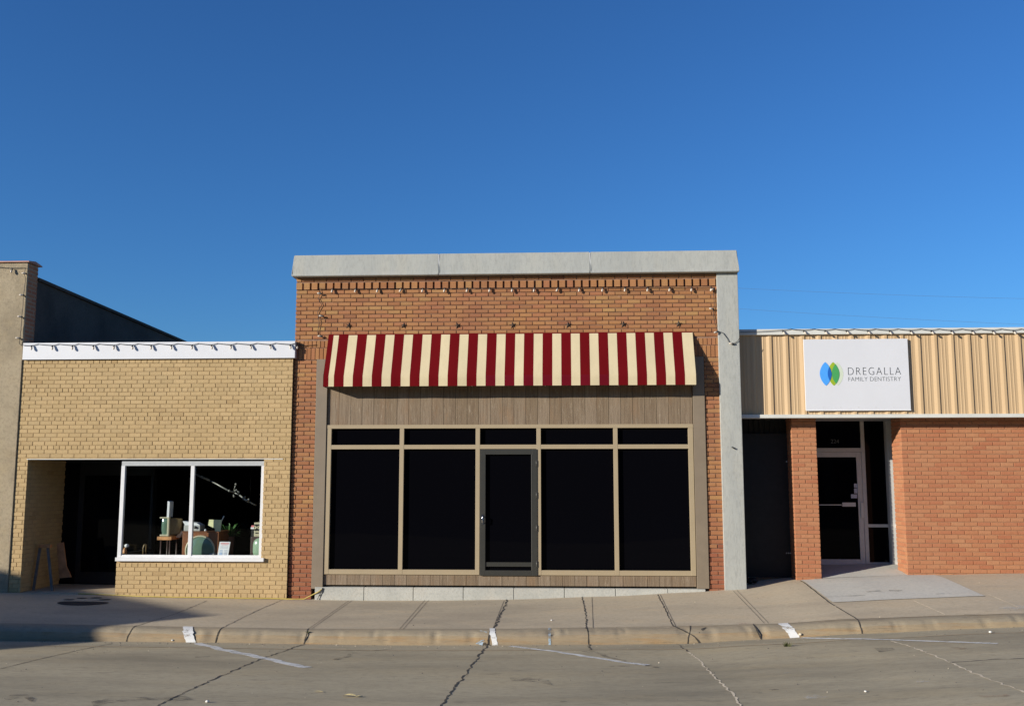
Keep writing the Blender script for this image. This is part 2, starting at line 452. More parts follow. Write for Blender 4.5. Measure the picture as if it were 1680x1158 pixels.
# ------------------------------------------------------------------ ground, sidewalk, kerb, road
def sheet(name, mat, xs, ys, zf, skirt=0.):
    b = MB(); g = [[b.bm.verts.new((x, y, zf(x, y))) for y in ys] for x in xs]
    for i in range(len(xs)-1):
        for j in range(len(ys)-1):
            f = b.bm.faces.new((g[i][j], g[i+1][j], g[i+1][j+1], g[i][j+1])); f.smooth = True
    return b, name, mat
def fr(a, b, n): return [a + (b - a) * i / n for i in range(n + 1)]
XS = [-60, -30, -20] + fr(-14, 14, 112) + [20, 30, 60]
def strip(mb, pts, w, mi, dz=.003, jag=0., zf=gz, seg=.12):
    """ribbon lying on the ground along a polyline of world points"""
    if mi and jag >= .29: w *= .62; jag = min(1.1, jag * 1.7); seg = .07
    pl = []
    for a, b in zip(pts, pts[1:]):
        n = max(1, int((b - a).length / seg))
        for i in range(n): pl.append(a.lerp(b, i / n))
    pl.append(pts[-1])
    L = []; Rr = []
    for i, p in enumerate(pl):
        d = (pl[min(i+1, len(pl)-1)] - pl[max(i-1, 0)]); d.z = 0; d.normalize()
        s = Vector((-d.y, d.x, 0)); ww = w * (1 + random.uniform(-jag, jag) * .8)
        c = p + s * random.uniform(-jag, jag) * w * 1.3
        for sgn, arr in ((1, L), (-1, Rr)):
            q = c + s * ww * .5 * sgn
            arr.append(mb.bm.verts.new((q.x, q.y, zf(q.x, q.y) + dz)))
    for i in range(len(pl)-1):
        f = mb.bm.faces.new((L[i], Rr[i], Rr[i+1], L[i+1])); f.material_index = mi
def GP(*uv): return [G(u, v) for u, v in uv]

b, _, _ = sheet('sidewalk', 'walk', XS, fr(CY + .14, 0, 10) + fr(.1, 1.8, 17) + [3, 6], z_walk)
for pl in ([(340,985),(290,1006),(218,1029)], [(467,982),(420,1002),(364,1030)]): strip(b, GP(*pl), .02, 1, jag=.3)
for pl in ([(577,985),(511,1031)], [(572,985),(506,1031)], [(703,984),(661,1032)], [(697,984),(655,1032)], [(827,985),(808,1032)],
           [(971,979),(973,1030)], [(1083,975),(1109,1028)], [(1209,968),(1261,1022)], [(1203,969),(1254,1022)]): strip(b, GP(*pl), .0065, 1, jag=.2)
strip(b, GP((833,983),(827,998),(819,1012),(814,1024),(806,1033)), .034, 2, jag=.45)
strip(b, GP((955,978),(960,1000),(963,1031)), .022, 2, jag=.4)
strip(b, GP((1079,975),(1092,1000),(1104,1027)), .022, 2, jag=.3)
strip(b, GP((1146,1037),(1152,1031),(1158,1029)), .035, 2, jag=.5); 
strip(b, GP((1313,952),(1362,989),(1407,1016)), .018, 2, jag=.2)
strip(b, GP((1499,985),(1551,1008)), .014, 3, jag=.2); strip(b, GP((1622,975),(1672,996)), .014, 3, jag=.2)
strip(b, GP((840,1024),(952,1023)), .014, 3, jag=.4); strip(b, GP((965,1030),(1100,1029)), .010, 3, jag=.4)
strip(b, GP((1352,1019),(1405,1017),(1450,1016)), .012, 1, jag=.4); strip(b, GP((1582,1008),(1610,1007)), .012, 1, jag=.4)
side = b.build('sidewalk', ['walk', 'joint', 'crack', 'light_joint'], kind='structure')

# kerb: rounded edge, leaning face
prof = [(.15, .004, 1), (.08, 0, 1), (.02, -.010, 1), (-.03, -.030, 1), (-.062, -.058, 1), (-.085, -.09, 1), (-.11, 0, 0), (-.115, -.05, 0)]
CH = [(random.uniform(-9.5, 9.5), random.uniform(.02, .09), random.uniform(.006, .024), random.choice((2, 3, 4, 4))) for _ in range(70)]
def kwob(x, k):
    if not 2 <= k <= 5: return 0, 0
    w0 = .005 * math.sin(x * 3.1) + .003 * math.sin(x * 8.3 + 1) + .002 * math.sin(x * 31 + k)
    d0 = sum(dp * max(0, 1 - abs(x - cx) / hw_) ** .6 for cx, hw_, dp, kk in CH if abs(x - cx) < hw_ and abs(kk - k) < 2)
    return w0 + d0 * .9, w0 * .6 - d0 * .5
b = MB(); rows = []
for x in [-60, -30, -20] + fr(-14, 14, 900) + [20, 30, 60]:
    r_ = []
    for k, (dy, dz, t) in enumerate(prof):
        wy, wz = kwob(x, k); r_.append(b.bm.verts.new((x, CY + dy + wy, (z_top(x) if t else z_gut(x)) + dz + wz)))
    rows.append(r_)
for A, B in zip(rows, rows[1:]):
    for k in range(len(prof)-1):
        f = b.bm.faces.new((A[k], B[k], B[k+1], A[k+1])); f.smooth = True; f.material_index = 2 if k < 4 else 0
def kerb_pt(x, s_, off=.003):
    s_ = max(0, min(.9999, s_)) * (len(prof) - 2); k = int(s_); f_ = s_ - k
    def q(k):
        dy, dz, t = prof[k]; wy, wz = kwob(x, k)
        return Vector((x, CY + dy + min(wy, .004), (z_top(x) if t else z_gut(x)) + dz + max(wz, -.003)))
    a_, b_ = q(k), q(k + 1); d_ = b_ - a_; n_ = Vector((0, d_.z, -d_.y)); n_.normalize()
    return a_.lerp(b_, f_) + n_ * off
def kerb_strip(mb, us, w, mi, jag=.3, off=.003):
    if mi: w *= .65
    gx = [G(u, v).x for u, v in us]; n_ = 14; L = []
    for i in range(n_ + 1):
        s_ = i / n_; t = max(0, (s_ - .1) / .9) * (len(gx) - 1); k = min(int(t), len(gx) - 2)
        x = gx[k] + (gx[k+1] - gx[k]) * (t - k) + random.uniform(-jag, jag) * w * .5
        ww = w * .5 * (1 + random.uniform(-jag, jag))
        L.append((mb.bm.verts.new(kerb_pt(x - ww, s_, off)), mb.bm.verts.new(kerb_pt(x + ww, s_, off))))
    for A_, B_ in zip(L, L[1:]):
        f = mb.bm.faces.new((A_[0], A_[1], B_[1], B_[0])); f.material_index = mi
for pl, w in (([(218,1029),(213,1038),(208,1049)], .02), ([(364,1030),(357,1040),(354,1051)], .02), ([(506,1031),(503,1042),(499,1054)], .02),
              ([(806,1033),(803,1043),(801,1055)], .035), ([(963,1031),(965,1043),(966,1056)], .022), ([(1111,1056),(1117,1049),(1126,1044),(1137,1042),(1147,1037)], .035),
              ([(1136,1042),(1132,1036),(1126,1031)], .02), ([(1242,1044),(1242,1038),(1245,1028)], .03), ([(1407,1016),(1411,1026),(1414,1037)], .022)):
    kerb_strip(b, pl, w, 1)
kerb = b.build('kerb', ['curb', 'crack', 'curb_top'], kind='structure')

GY = -3.62
b, _, _ = sheet('gutter', 'gutter', XS, [GY, -3.45, -3.3, CB], z_road)
for pl, w, mi in (([(500,1057),(487,1060),(470,1066)], .025, 1), ([(801,1056),(793,1066),(786,1075)], .035, 1), ([(1111,1056),(1130,1069)], .025, 1), ([(966,1057),(969,1066)], .03, 1)):
    strip(b, GP(*pl), w, mi, jag=.4)
gut = b.build('gutter', ['gutter', 'crack'], kind='structure')
b, _, _ = sheet('road', 'road', XS, [-60, -30, -20] + fr(-17, GY - .012, 40), z_road)
b.box(-60, 60, GY - .012, GY, -.4, -.35, 0)
def rstrip(pl, w, mi, jag): strip(b, GP(*pl), w, mi, jag=jag, zf=z_road)
rstrip([(0,1097),(60,1082),(130,1066),(185,1055)], .018, 1, .4)
rstrip([(257,1158),(320,1127),(380,1101),(422,1083),(470,1066)], .022, 1, .5)
rstrip([(786,1075),(775,1090),(760,1110),(742,1134),(718,1166)], .024, 1, .5)
rstrip([(1130,1069),(1150,1086),(1175,1112),(1200,1137),(1222,1164)], .030, 2, .4)
rstrip([(1133,1071),(1152,1087),(1177,1113),(1202,1138),(1223,1164)], .006, 1, .6)
rstrip([(1462,1051),(1500,1062),(1560,1087),(1600,1105),(1640,1120),(1690,1138)], .028, 2, .5)
rstrip([(1558,1087),(1600,1083),(1640,1081),(1690,1079)], .03, 4, .6)
road = b.build('road', ['road', 'crack', 'light_joint', 'tan_joint', 'tar'], kind='structure')
# expansion joint between gutter and road
b = MB(); xs = fr(-14, 14, 220); 
for i in range(len(xs)-1):
    x0, x1 = xs[i], xs[i+1]; w0 = .012
    b.face([(x0, GY - w0, z_road(x0, GY) + .003), (x1, GY - w0, z_road(x1, GY) + .003), (x1, GY + .004, z_road(x1, GY) + .003), (x0, GY + .004, z_road(x0, GY) + .003)])
b.build('gutter_joint', 'tan_joint', gut)

# paint and marks lying on the ground (children of the surface they mark)
def mark(name, mat, parent, pls, w, jag=.15, dz=.005, label=None):
    mb = MB()
    for pl in pls: strip(mb, GP(*pl), w, 0, dz, jag)
    o = mb.build(name, mat, parent)
    if label: o['label'] = label
    return o
mark('parking_line', 'line', road, [[(322,1055),(370,1067),(420,1077),(462,1086),(505,1095)]], .115)
mark('parking_line', 'line', road, [[(838,1060),(900,1067),(945,1074),(1000,1083),(1062,1091)]], .085)
mark('parking_line', 'line', road, [[(1316,1046),(1380,1048),(1440,1048.5),(1540,1052),(1636,1056)]], .08)
def kpatch(name, mat, pls, w):
    mb = MB()
    for pl in pls: kerb_strip(mb, pl, w, 0, .12, .005)
    return mb.build(name, mat, kerb)
kpatch('paint_patch', 'curbpaint', [[(305,1031),(307,1036),(309,1044),(311,1054)]], .13)
kpatch('paint_patch', 'curbpaint', [[(806,1042),(808,1047),(812,1055)]], .07)
kpatch('paint_patch', 'curbpaint', [[(1286,1024),(1291,1030),(1298,1038),(1304,1044)]], .12)
kpatch('paint_patch', 'bluepaint', [[(901,1040),(902,1056)]], .03)
mark('paint_patch', 'pinkpaint', side, [[(1212,1023),(1240,1022.5)]], .03)
mark('paint_patch', 'faint', side, [[(1655,1000),(1690,994)]], .22, .3)
mark('paint_patch', 'bluepaint', side, [[(786,1036),(798,1038)]], .16, .3)
mark('stain', 'stain', road, [[(550,1083),(570,1076),(580,1070)], [(965,1067),(980,1072),(1010,1081),(1040,1088),(1080,1096)]], .06, .4)
mark('stain', 'stain', gut, [[(600,1068),(640,1064),(660,1063)], [(960,1063),(975,1064)], [(962,1068),(968,1071)]], .05, .5)
mark('stain', 'stain', road, [[(1000,1150),(1012,1151)], [(920,1150),(930,1151)], [(1232,1136),(1250,1136)], [(1262,1131),(1278,1131)], [(1000,1093),(1034,1093)],
     [(1326,1080),(1337,1079)], [(1600,1075),(1632,1074)], [(320,1078),(345,1077)], [(272,1076),(275,1076)], [(1220,1064),(1240,1064)], [(1225,1114),(1232,1114)]], .035, .5)
mark('stain', 'rust', road, [[(1565,1062),(1588,1066)], [(1610,1143),(1650,1139)]], .10, .5)
mark('stain', 'stain', road, [[(10,1146),(60,1144)], [(150,1152),(240,1146),(300,1140)], [(840,1118),(900,1116)], [(1440,1068),(1470,1067)]], .25, .6, label='broad dark smear')
for pl in ([(1420,970),(1442,969)], [(1460,970),(1480,969)], [(1535,974),(1560,974)], [(1350,979),(1420,978)]):
    pass
# newer grey slab in front of the dental office entry
b = MB()
def pad_grid(A0, B0, C0, D0, nu, nv):          # corners: back left, back right, front right, front left
    g_ = []
    for j in range(nv + 1):
        row = []
        for i in range(nu + 1):
            l = A0.lerp(D0, j / nv); r = B0.lerp(C0, j / nv); q = l.lerp(r, i / nu)
            row.append(b.bm.verts.new((q.x, q.y, gz(q.x, q.y) + .007)))
        g_.append(row)
    for A_, B_ in zip(g_, g_[1:]):
        for k in range(nu): b.bm.faces.new((A_[k], A_[k+1], B_[k+1], B_[k]))
qa = G(1314, 951.5); qb = G(1546, 946.5); qa.y = min(qa.y, .45); qb.y = .45
pad_grid(qa, qb, G(1616, 978), G(1366, 988), 26, 12)
pad_grid(Vector((PX(1335, 940, .46), 1.56, 0)), Vector((PX(1484, 830, .46) + .2, 1.56, 0)), Vector((PX(1484, 830, .46) + .2, .451, 0)), Vector((PX(1335, 940, .46), .451, 0)), 10, 10)
pad = b.build('concrete_pad', 'pad', kind='structure')
mb = MB()
for pl in ([(1420,971),(1445,970)], [(1458,969),(1480,969)], [(1535,975),(1562,974)], [(1350,980),(1420,977)]): strip(mb, GP(*pl), .07, 0, .012, .6)
mb.build('stain', 'stain', pad)
# paw print on the sidewalk
b = MB()
def blob(cx, cy, rx, ry, n=22):
    b.face([(cx + rx * math.cos(2*math.pi*k/n), cy + ry * math.sin(2*math.pi*k/n), gz(cx, cy) + .006) for k in range(n)])
c = G(135, 989)
for k in range(1):
    n = 26; pts = []
    for i in range(n):
        t = 2*math.pi*i/n; pts.append((c.x + .38 * math.cos(t) * (1 - .1 * math.sin(t)), c.y + .20 * math.sin(t) + .05 * math.cos(2*t), 0))
    b.face([(x, y, gz(x, y) + .006) for x, y, _ in pts])
for u, v, rx, ry in ((113,983.5,.085,.05), (134,981,.08,.05), (158,980.5,.09,.055), (172,983.5,.09,.055)):
    q = G(u, v); blob(q.x, q.y, rx, ry)
b.build('paw_print', 'paw', side)

g = MB(); g.face([(-900, -900, -.6), (900, -900, -.6), (900, 900, -.6), (-900, 900, -.6)])
g.build('ground', 'walk', kind='structure')

# ------------------------------------------------------------------ shared: string lights
def bulb_meshes():
    a = MB(); a.lathe([(0, -.078), (.006, -.076), (.013, -.066), (.0165, -.05), (.015, -.036), (.011, -.026), (.0, -.024)], n=10); 
    o1 = a.build('bulb', 'bulb'); s = MB(); s.lathe([(0, .006), (.012, .005), (.0135, -.004), (.0135, -.030), (0, -.031)], n=9)
    o2 = s.build('socket', 'socket')
    for o in (o1, o2): COL.objects.unlink(o)
    d = (o1.data, o2.data)
    bpy.data.objects.remove(o1); bpy.data.objects.remove(o2)
    return d
BULB, SOCK = bulb_meshes()
def light_string(label, wire_pls, bulbs, group=None, scale=1., wr=.0045, wm='wire'):
    """bulbs: (pos, down-direction)"""
    base = Vector(wire_pls[0][0])
    t = thing('string_light', label, 'string lights', base, 'strings of white bulbs on the shop fronts')
    b = MB()
    for pl in wire_pls: b.tube(pl, wr, 5)
    b.build('wire', wm, t)
    for pos, d in bulbs:
        q = Vector((0, 0, -1)).rotation_difference(Vector(d).normalized())
        o = bpy.data.objects.new('bulb', BULB); COL.objects.link(o); o.parent = t
        o.location = Vector(pos) - base; o.rotation_mode = 'QUATERNION'; o.rotation_quaternion = q; o.scale = (1.0,) * 3
        s = bpy.data.objects.new('socket', SOCK); COL.objects.link(s); s.parent = o
    return t
def sag(a, b, n, d):
    a = Vector(a); b = Vector(b)
    return [a.lerp(b, i/n) + Vector((0, 0, -4*d*(i/n)*(1-i/n))) for i in range(n+1)]
def chain(pts, d=.006, n=4):
    out = []
    for a, b in zip(pts, pts[1:]): out += sag(a, b, n, d)[:-1]
    return out + [Vector(pts[-1])]

# ================================================================== RED BRICK BUILDING
XL = PX(484, 560, 0); XPR = PX(1214.5, 600, -.04); XPL = PX(1181, 652, -.04)
ZT = PZ(840, 452, 0)
red = thing('brick_building', 'tall orange-red brick storefront with a grey concrete coping and black windows', 'building', (0, 0, 0))
xo0 = PX(514.5, 800, 0); xo1 = PX(1160, 800, 0)                  # storefront opening
ZL = PZ(700, 588, 0)                                              # underside of lintel
z_d1, z_d0 = PZ(840, 460.5, 0), PZ(840, 472.5, 0)                 # dentil band
z_s2, z_s1, z_s0 = PZ(840, 556, 0), PZ(840, 567.5, 0), PZ(840, 587.5, 0)
b = MB()
bricks(b, (0,0,0), (1,0,0), (0,-1,0), XL, XPL + .03, -.3, ZT, holes=[(xo0, xo1, -1, ZL), (XL-1, XPL+1, z_d0, z_d1), (XL, XPL+.03, z_s0 - .004, z_s2 + .004)], zref=z_d0 - 40 * .0677 + .003, thick=.3)
# recessed backs of dentil band and soldier band
b.box(XL, XPL + .03, .06, .3, z_d0, z_d1, 1)
b.box(XL, xo0, .012, .3, z_s0 - .004, z_s2 + .004, 1); b.box(xo1, XPL + .03, .012, .3, z_s0 - .004, z_s2 + .004, 1)
b.box(xo0, xo1, .014, .3, ZL, z_s2 + .003, 1)
soldiers(b, XL + .004, XPL + .02, z_s0, z_s1 - .012, 0)
soldiers(b, XL + .020, XPL + .02, z_s1, z_s2 - .008, 0)
# side return of left corner
bricks(b, (XL, 0, 0), (0,1,0), (-1,0,0), 0.002, .5, -.3, ZT, zref=z_d0 - 40 * .0677 + .003, thick=.2, off=.1)
b.build('wall', ['red_brick', 'red_mortar'], red)
b = MB(); x = XL
k = 0
while x < XPL:
    b.box(x, min(x + .094, XPL + .02), -.006 + random.uniform(-.004, .004), .08, z_d0 + .006, z_d1 - .004, 0); x += .1265; k += 1
b.build('dentil_band', 'red_brick', red)
# shell behind
b = MB(); b.box(XL + .18, XPR - .02, .3, 14, -.3, ZT - .5, 0); b.box(XL + .18, XL + .48, .3, 14, ZT - .5, ZT - .05, 0); b.box(XPR - .32, XPR - .02, .3, 14, ZT - .5, ZT - .05, 0)
b.build('side_walls', 'tar_wall', red)
# concrete pilaster
b = MB(); b.box(XPL, XPR, -.04, .6, -.3, ZT + .01, 0, bev=.008); b.build('pilaster', 'stone', red)
b = MB(); b.tube([(PX(1200.5,733,-.05), -.045, PZ(1200.5,733,-.05)), (PX(1206,735.5,-.05), -.058, PZ(1208,736,-.05))], .012, 6); b.build('hook', 'socket', red)
# coping in three lengths
xc = [PX(477.5, 450, -.14), PX(719.5, 430, -.14), PX(968, 430, -.14), PX(1213.5, 446, -.14)]
zc1, zc0 = PZ(840, 414.5, -.11), PZ(840, 449, -.14)
for i, (a, c) in enumerate(zip(xc, xc[1:])):
    g = .005
    b = MB(); poly = [(-.125, zc0), (.45, zc0), (.45, zc1 + .02), (-.095, zc1), (-.113, zc0 + .05)]
    b.prism(poly, 'x', a + (g if i else 0), c - (g if i < 2 else 0))
    for v in b.bm.verts:                                           # ends lean in towards the top
        if i == 0 and abs(v.co.x - a) < 1e-4 and v.co.z > zc0 + .2: v.co.x += .03
        if i == 2 and abs(v.co.x - c) < 1e-4 and v.co.z > zc0 + .2: v.co.x -= .03
    bmesh.ops.bevel(b.bm, geom=[e for e in b.bm.edges], offset=.008, segments=2, affect='EDGES')
    b.build('coping', 'stone', red)
for x in xc[1:3]:
    b = MB(); b.box(x - .0055, x + .0055, -.104, .44, zc0 + .006, zc1 - .012); b.build('coping_joint', 'white_frame', red)
# brown trim posts
zt0 = PZ(700, 965, 0)
for u0, u1 in ((514.5, 533.5), (1139.5, 1159.5)):
    boxpart('trim_post', 'trim', red, PX(u0, 800, 0) + .004, PX(u1, 800, 0), -.02, .12, PZ(u0, 965, 0), ZL - .003, bev=.004)
xs0, xs1 = PX(533.5, 800, 0) + .004, PX(1139.5, 800, 0) - .004
def zrow(v): return (PZ(560, v[0], 0) + PZ(1110, v[1], 0)) / 2
SY = .014
# siding boards, upper and lower
zf1 = zrow((698, 694.5)); zf0 = zrow((942, 944))
for z0, z1 in ((zf1 - .02, ZL - .01), (PZ(840, 960.5, SY), zf0 + .02)):
    b = MB(); x = xs0; n = 31; w = (xs1 - xs0) / n
    for i in range(n):
        b.box(x + .0025, x + w - .0025, SY, SY + .02, z0, z1, 0); x += w
    b.box(xs0, xs1, SY + .012, SY + .06, z0 + .004, z1 - .004, 1)
    b.build('siding', ['siding', 'crack'], red)
boxpart('gap_shade', 'black_gap', red, xs0, xs1, SY + .12, SY + .2, PZ(840, 972, SY), PZ(840, 955, SY))  # black strip painting the shade between siding and plinth
# plinth blocks
bx = [516, 597, 678, 760, 843, 926, 1010, 1096, 1158]
for i, (a, c) in enumerate(zip(bx, bx[1:])):
    b = MB(); b.box(PX(a, 972, -.05) + .004, PX(c, 972, -.05) - .004, -.05, .22, -.3, PZ(840, 964.5, -.05), 0, bev=.006)
    b.build('plinth_block', 'plinth', red)
# tan storefront frame
mull = [539, 658, 783.5, 884, 1011, 1135.5]
zr_top = (zf1, zrow((703.5, 701))); zr_mid = (zrow((730, 728.5)), zrow((737, 735.5))); zr_bot = (zrow((934, 935.5)), zf0)
mx = [PX(u, 820, 0) for u in mull]; hw = .034
fx0, fx1 = xs0 + .002, mx[-1] + .04
mx[0] = fx0 + .038
FY = -.008
b = MB()
b.box(fx0, fx1, FY, .08, zr_top[1], zr_top[0], 0, bev=.003)
for i, x in enumerate(mx):
    w = hw if 0 < i < 5 else .038
    b.box(x - w, x + w, FY + .002, .08, zr_bot[1] + .001, zr_top[1] - .0005, 0, bev=.003)
for i in range(5):
    b.box(mx[i] + hw, mx[i+1] - hw, FY + .004, .08, zr_mid[1], zr_mid[0], 0, bev=.003)
    if i != 2: b.box(mx[i] + hw, mx[i+1] - hw, FY + .004, .08, zr_bot[1], zr_bot[0], 0, bev=.003)
b.build('window_frame', 'tan', red)
GYR = .05
for i in range(5):
    boxpart('transom_pane', 'glass', red, mx[i] + .02, mx[i+1] - .02, GYR, GYR + .012, zr_mid[0] - .02, zr_top[1] + .02)
    if i != 2: boxpart('window_pane', 'glass', red, mx[i] + .02, mx[i+1] - .02, GYR, GYR + .012, zr_bot[0] - .02, zr_mid[1] + .02)
b = MB(); b.box(xs0, xs1, .1, .16, PZ(840, 960, 0), ZL); b.build('backing', 'interior', red)
# door
dx0, dx1 = PX(788, 840, 0), PX(881.5, 840, 0); dz1, dz0 = PZ(835, 736.8, 0), PZ(835, 944, 0)
door = MB(); fw = .082; DY = -.018
door.box(dx0, dx0 + fw, DY, .06, dz0, dz1, 0, bev=.004); door.box(dx1 - fw, dx1, DY, .06, dz0, dz1, 0, bev=.004)
door.box(dx0 + fw, dx1 - fw, DY + .002, .06, dz1 - fw, dz1, 0, bev=.003); door.box(dx0 + fw, dx1 - fw, DY + .002, .06, dz0, dz0 + fw * 1.0, 0, bev=.003)
dr = door.build('door', 'door_frame', red)
boxpart('door_pane', 'glass', dr, dx0 + fw - .01, dx1 - fw + .01, .028, .036, dz0 + .06, dz1 - .06)
boxpart('push_bar', 'door_frame', dr, dx0 + fw, dx1 - fw, -.004, .026, PZ(835, 929, 0), PZ(835, 922, 0))
boxpart('glazing_bead', 'door_edge', dr, dx1 - fw - .012, dx1 - fw + .002, DY - .003, .03, dz0 + fw, dz1 - fw)
b = MB(); hx = PX(791.5, 850, -.04)
b.tube([(hx, DY - .004, PZ(790, 857, 0)), (hx, -.06, PZ(790, 856, 0)), (hx, -.065, PZ(790, 847, 0)), (hx, DY - .004, PZ(790, 846, 0))], .010, 7); b.box(hx - .018, hx + .018, DY - .006, DY, PZ(790, 860, 0), PZ(790, 843, 0))
b.build('handle', 'chrome', dr)
for v in (760, 812, 866, 925):
    b = MB(); b.tube([(dx1 - .012, DY - .004, PZ(880, v + 5, 0)), (dx1 - .012, DY - .004, PZ(880, v - 5, 0))], .007, 6); b.build('hinge', 'door_edge', dr)

# ------------------------------------------------------------------ awning
AP = .31
ax0, ax1 = PX(540, 547, 0), PX(1135.5, 547, 0)
az_t = PZ(840, 547.5, 0); az_v = PZ(840, 615, -AP); az_b = PZ(840, 632.5, -AP)
awn = thing('awning', 'maroon and cream striped canvas awning over the black storefront windows', 'awning', ((ax0+ax1)/2, 0, az_b))
st = [530.0, 539.2, 547.6]
ub = [530.0, 538.6, 547.4]
k = 547.4
edges = [530.0, 538.6]
for i in range(19):
    edges += [547.4 + 31.14 * i, 547.4 + 31.14 * i + 16.3]
edges.append(1140.0)
ex = [PX(u, 632, -AP) for u in edges]
ex[0] = ax0 - .005; ex[-1] = ax1 + .005
b = MB(); NS = 8
def aw(x, s):                     # s 0..1 slope, 1..1.25 valance
    if s <= 1:
        y = -.012 - (AP - .012) * s; z = az_t + (az_v - az_t) * s - .018 * math.sin(math.pi * s)
    else:
        y = -AP; z = az_v + (az_b - az_v) * (s - 1) / .25
    return y, z
svals = fr(0, 1, NS) + [1.08, 1.17, 1.25]
rowsx = []
for i, (a, c) in enumerate(zip(ex, ex[1:])):
    red_s = (i % 2 == 0)
    for a1, c1 in ((a, (a+c)/2), ((a+c)/2, c)):
        for s0, s1 in zip(svals, svals[1:]):
            y0, z0 = aw(a1, s0); y1, z1 = aw(a1, s1)
            def rip(x, s): return .004 * math.sin(x * 5.1 + 2 * s) * s + (.003 * math.sin(x * 11.7) if s > 1 else 0)
            mi = 0 if red_s else 1
            if red_s and s0 >= 1 and 780 < edges[i] < 1010: mi = 2
            b.face([(a1, y0 + rip(a1, s0), z0), (c1, y0 + rip(c1, s0), z0), (c1, y1 + rip(c1, s1), z1), (a1, y1 + rip(a1, s1), z1)], mi, True)
bmesh.ops.remove_doubles(b.bm, verts=b.bm.verts[:], dist=.0008)
b.build('canopy', ['maroon', 'cream', 'plum'], awn)
for x, mi in ((ax0 - .005, 0), (ax1 + .005, 1)):
    b = MB()
    pl = [(x, *aw(x, s)) for s in svals]
    pl = pl + [(x, -.012, az_b)]
    b.face(pl, 0); b.build('side_panel', 'cream' if mi else 'maroon', awn)
b = MB()
for x in fr(ax0 + .02, ax1 - .02, 5):
    b.tube([(x, -.025, az_t - .16), (x, -AP + .045, az_v - .10), (x, -AP + .045, az_b + .02), (x, -.02, az_b + .02)], .010, 6)
b.tube([(ax0, -AP + .02, az_b + .022), (ax1, -AP + .02, az_b + .022)], .012, 6)
b.build('frame', 'alu', awn)
b = MB(); b.box(ax0, ax1, -.014, -.001, az_t - .02, az_t + .012); b.build('mounting_rail', 'maroon', awn)

# ------------------------------------------------------------------ iron stars
def star_mesh():
    b = MB(); r1, r2 = .060, .019; pts = []
    for i in range(10):
        a = math.pi / 2 + i * math.pi / 5; r = r1 if i % 2 == 0 else r2
        pts.append(b.bm.verts.new((r * math.cos(a), 0, r * math.sin(a))))
    c = b.bm.verts.new((0, -.024, 0))
    for i in range(10): b.bm.faces.new((pts[i], pts[(i+1) % 10], c))
    b.bm.faces.new(pts)
    o = b.build('wall_star', 'iron'); return o
s0 = star_mesh()
words = ['leftmost of the seven stars above the awning', 'second star from the left above the awning', 'third star from the left above the awning', 'middle one of the seven stars above the awning',
         'third star from the right above the awning', 'second star from the right above the awning', 'rightmost of the seven stars above the awning']
for i, (u, v) in enumerate([(572,534),(662,534),(750.5,534),(841,533.5),(932,533),(1022.5,532),(1113,531.5)]):
    o = s0 if i == 0 else s0.copy()
    if i: COL.objects.link(o)
    p = P(u, v, -.004); o.location = (p.x, -.004, p.z); o.rotation_euler = (0, random.uniform(-.35, .35), 0)
    tag(o, 'small rusty iron star on brick, ' + words[i], 'star ornament', 'iron stars above the awning')

# lights on the red front
def pz(u, v, Y): p = P(u, v, Y); return (p.x, p.y, p.z)
us = [546,584,620,659,694,730,767,804,841,877,916,951,989,1026,1063,1099,1135,1167]
bl = []; wp = [pz(524, 473, -.03)]
for i, u in enumerate(us):
    v = 473.5 - (u - 546) * .0035
    tilt = (.45 if u in (659, 916) else random.uniform(-.15, .22))
    bl.append((pz(u, v, -.026), (-.22 if u not in (659, 916) else -.55, -.35, -1)))
    wp.append(pz(u, v, -.022))
left = [(524,473),(526,481),(522,490),(528,500),(521,512),(524,530),(521,545),(523,552)]
wl = [pz(u, v, -.02) for u, v in left]
bl += [(pz(531, 519, -.03), (-1, -.3, .1)), (pz(529, 552, -.03), (-1, -.3, .1)), (pz(528, 482, -.03), (-1, -.3, .1))]
right = [(1169,472),(1171,485),(1172,500),(1170,515),(1173,530),(1177,543)]
wr_ = [pz(u, v, -.02) for u, v in right]
loop = [pz(u, v, -.055) for u, v in [(1177,543),(1186,546),(1193,555),(1196,561),(1203,564),(1210,560),(1213,555)]]
bl += [(pz(1171, 507, -.03), (-1, -.3, .1)), (pz(1178, 544, -.06), (-1, -.4, -.3)), (pz(1204, 564, -.06), (-1, -.2, .1)), (pz(1172, 473, -.04), (-.8, -.4, -.5))]
light_string('string of white bulbs under the toothed brick band of the tall brick front', [chain(wp, .004), wl, wr_ + loop], bl)

# ================================================================== YELLOW SHOP
YF = -.045
yel = thing('brick_shop', 'low yellow brick shop with a white metal top band and dark doorway', 'shop', (0, 0, 0))
yx0, yx1 = PX(30.5, 700, YF) , PX(481, 590, YF)
zfa1, zfa0 = PZ(260, 561, YF - .04), PZ(260, 588.5, YF - .04)
ox0, ox1 = PX(46, 753, YF), PX(430.5, 840, YF); oz1 = PZ(240, 753.5, YF); wx0 = PX(198, 840, YF) 
bx0 = PX(190, 940, YF)
zs1, zs0 = PZ(310, 914.5, YF - .04), PZ(310, 921, YF - .04)
b = MB()
zref = zfa0 - 60 * .0665
kw = dict(ch=.0665, bl=.1985, gap=.0082, rec=.007, header=7, zref=zref, jit=.0012)
bricks(b, (0, YF, 0), (1,0,0), (0,-1,0), yx0, yx1, -.3, zfa0 + .1, holes=[(ox0, bx0, -1, oz1), (bx0 - .001, ox1, zs0, oz1)], thick=.25, **kw)
RD = 1.25                                                           # depth of the entry recess
bricks(b, (ox0, YF, 0), (0,1,0), (1,0,0), .0, RD, -.3, oz1, thick=.2, off=.05, **kw)
b.build('wall', ['yellow_brick', 'yellow_mortar'], yel)
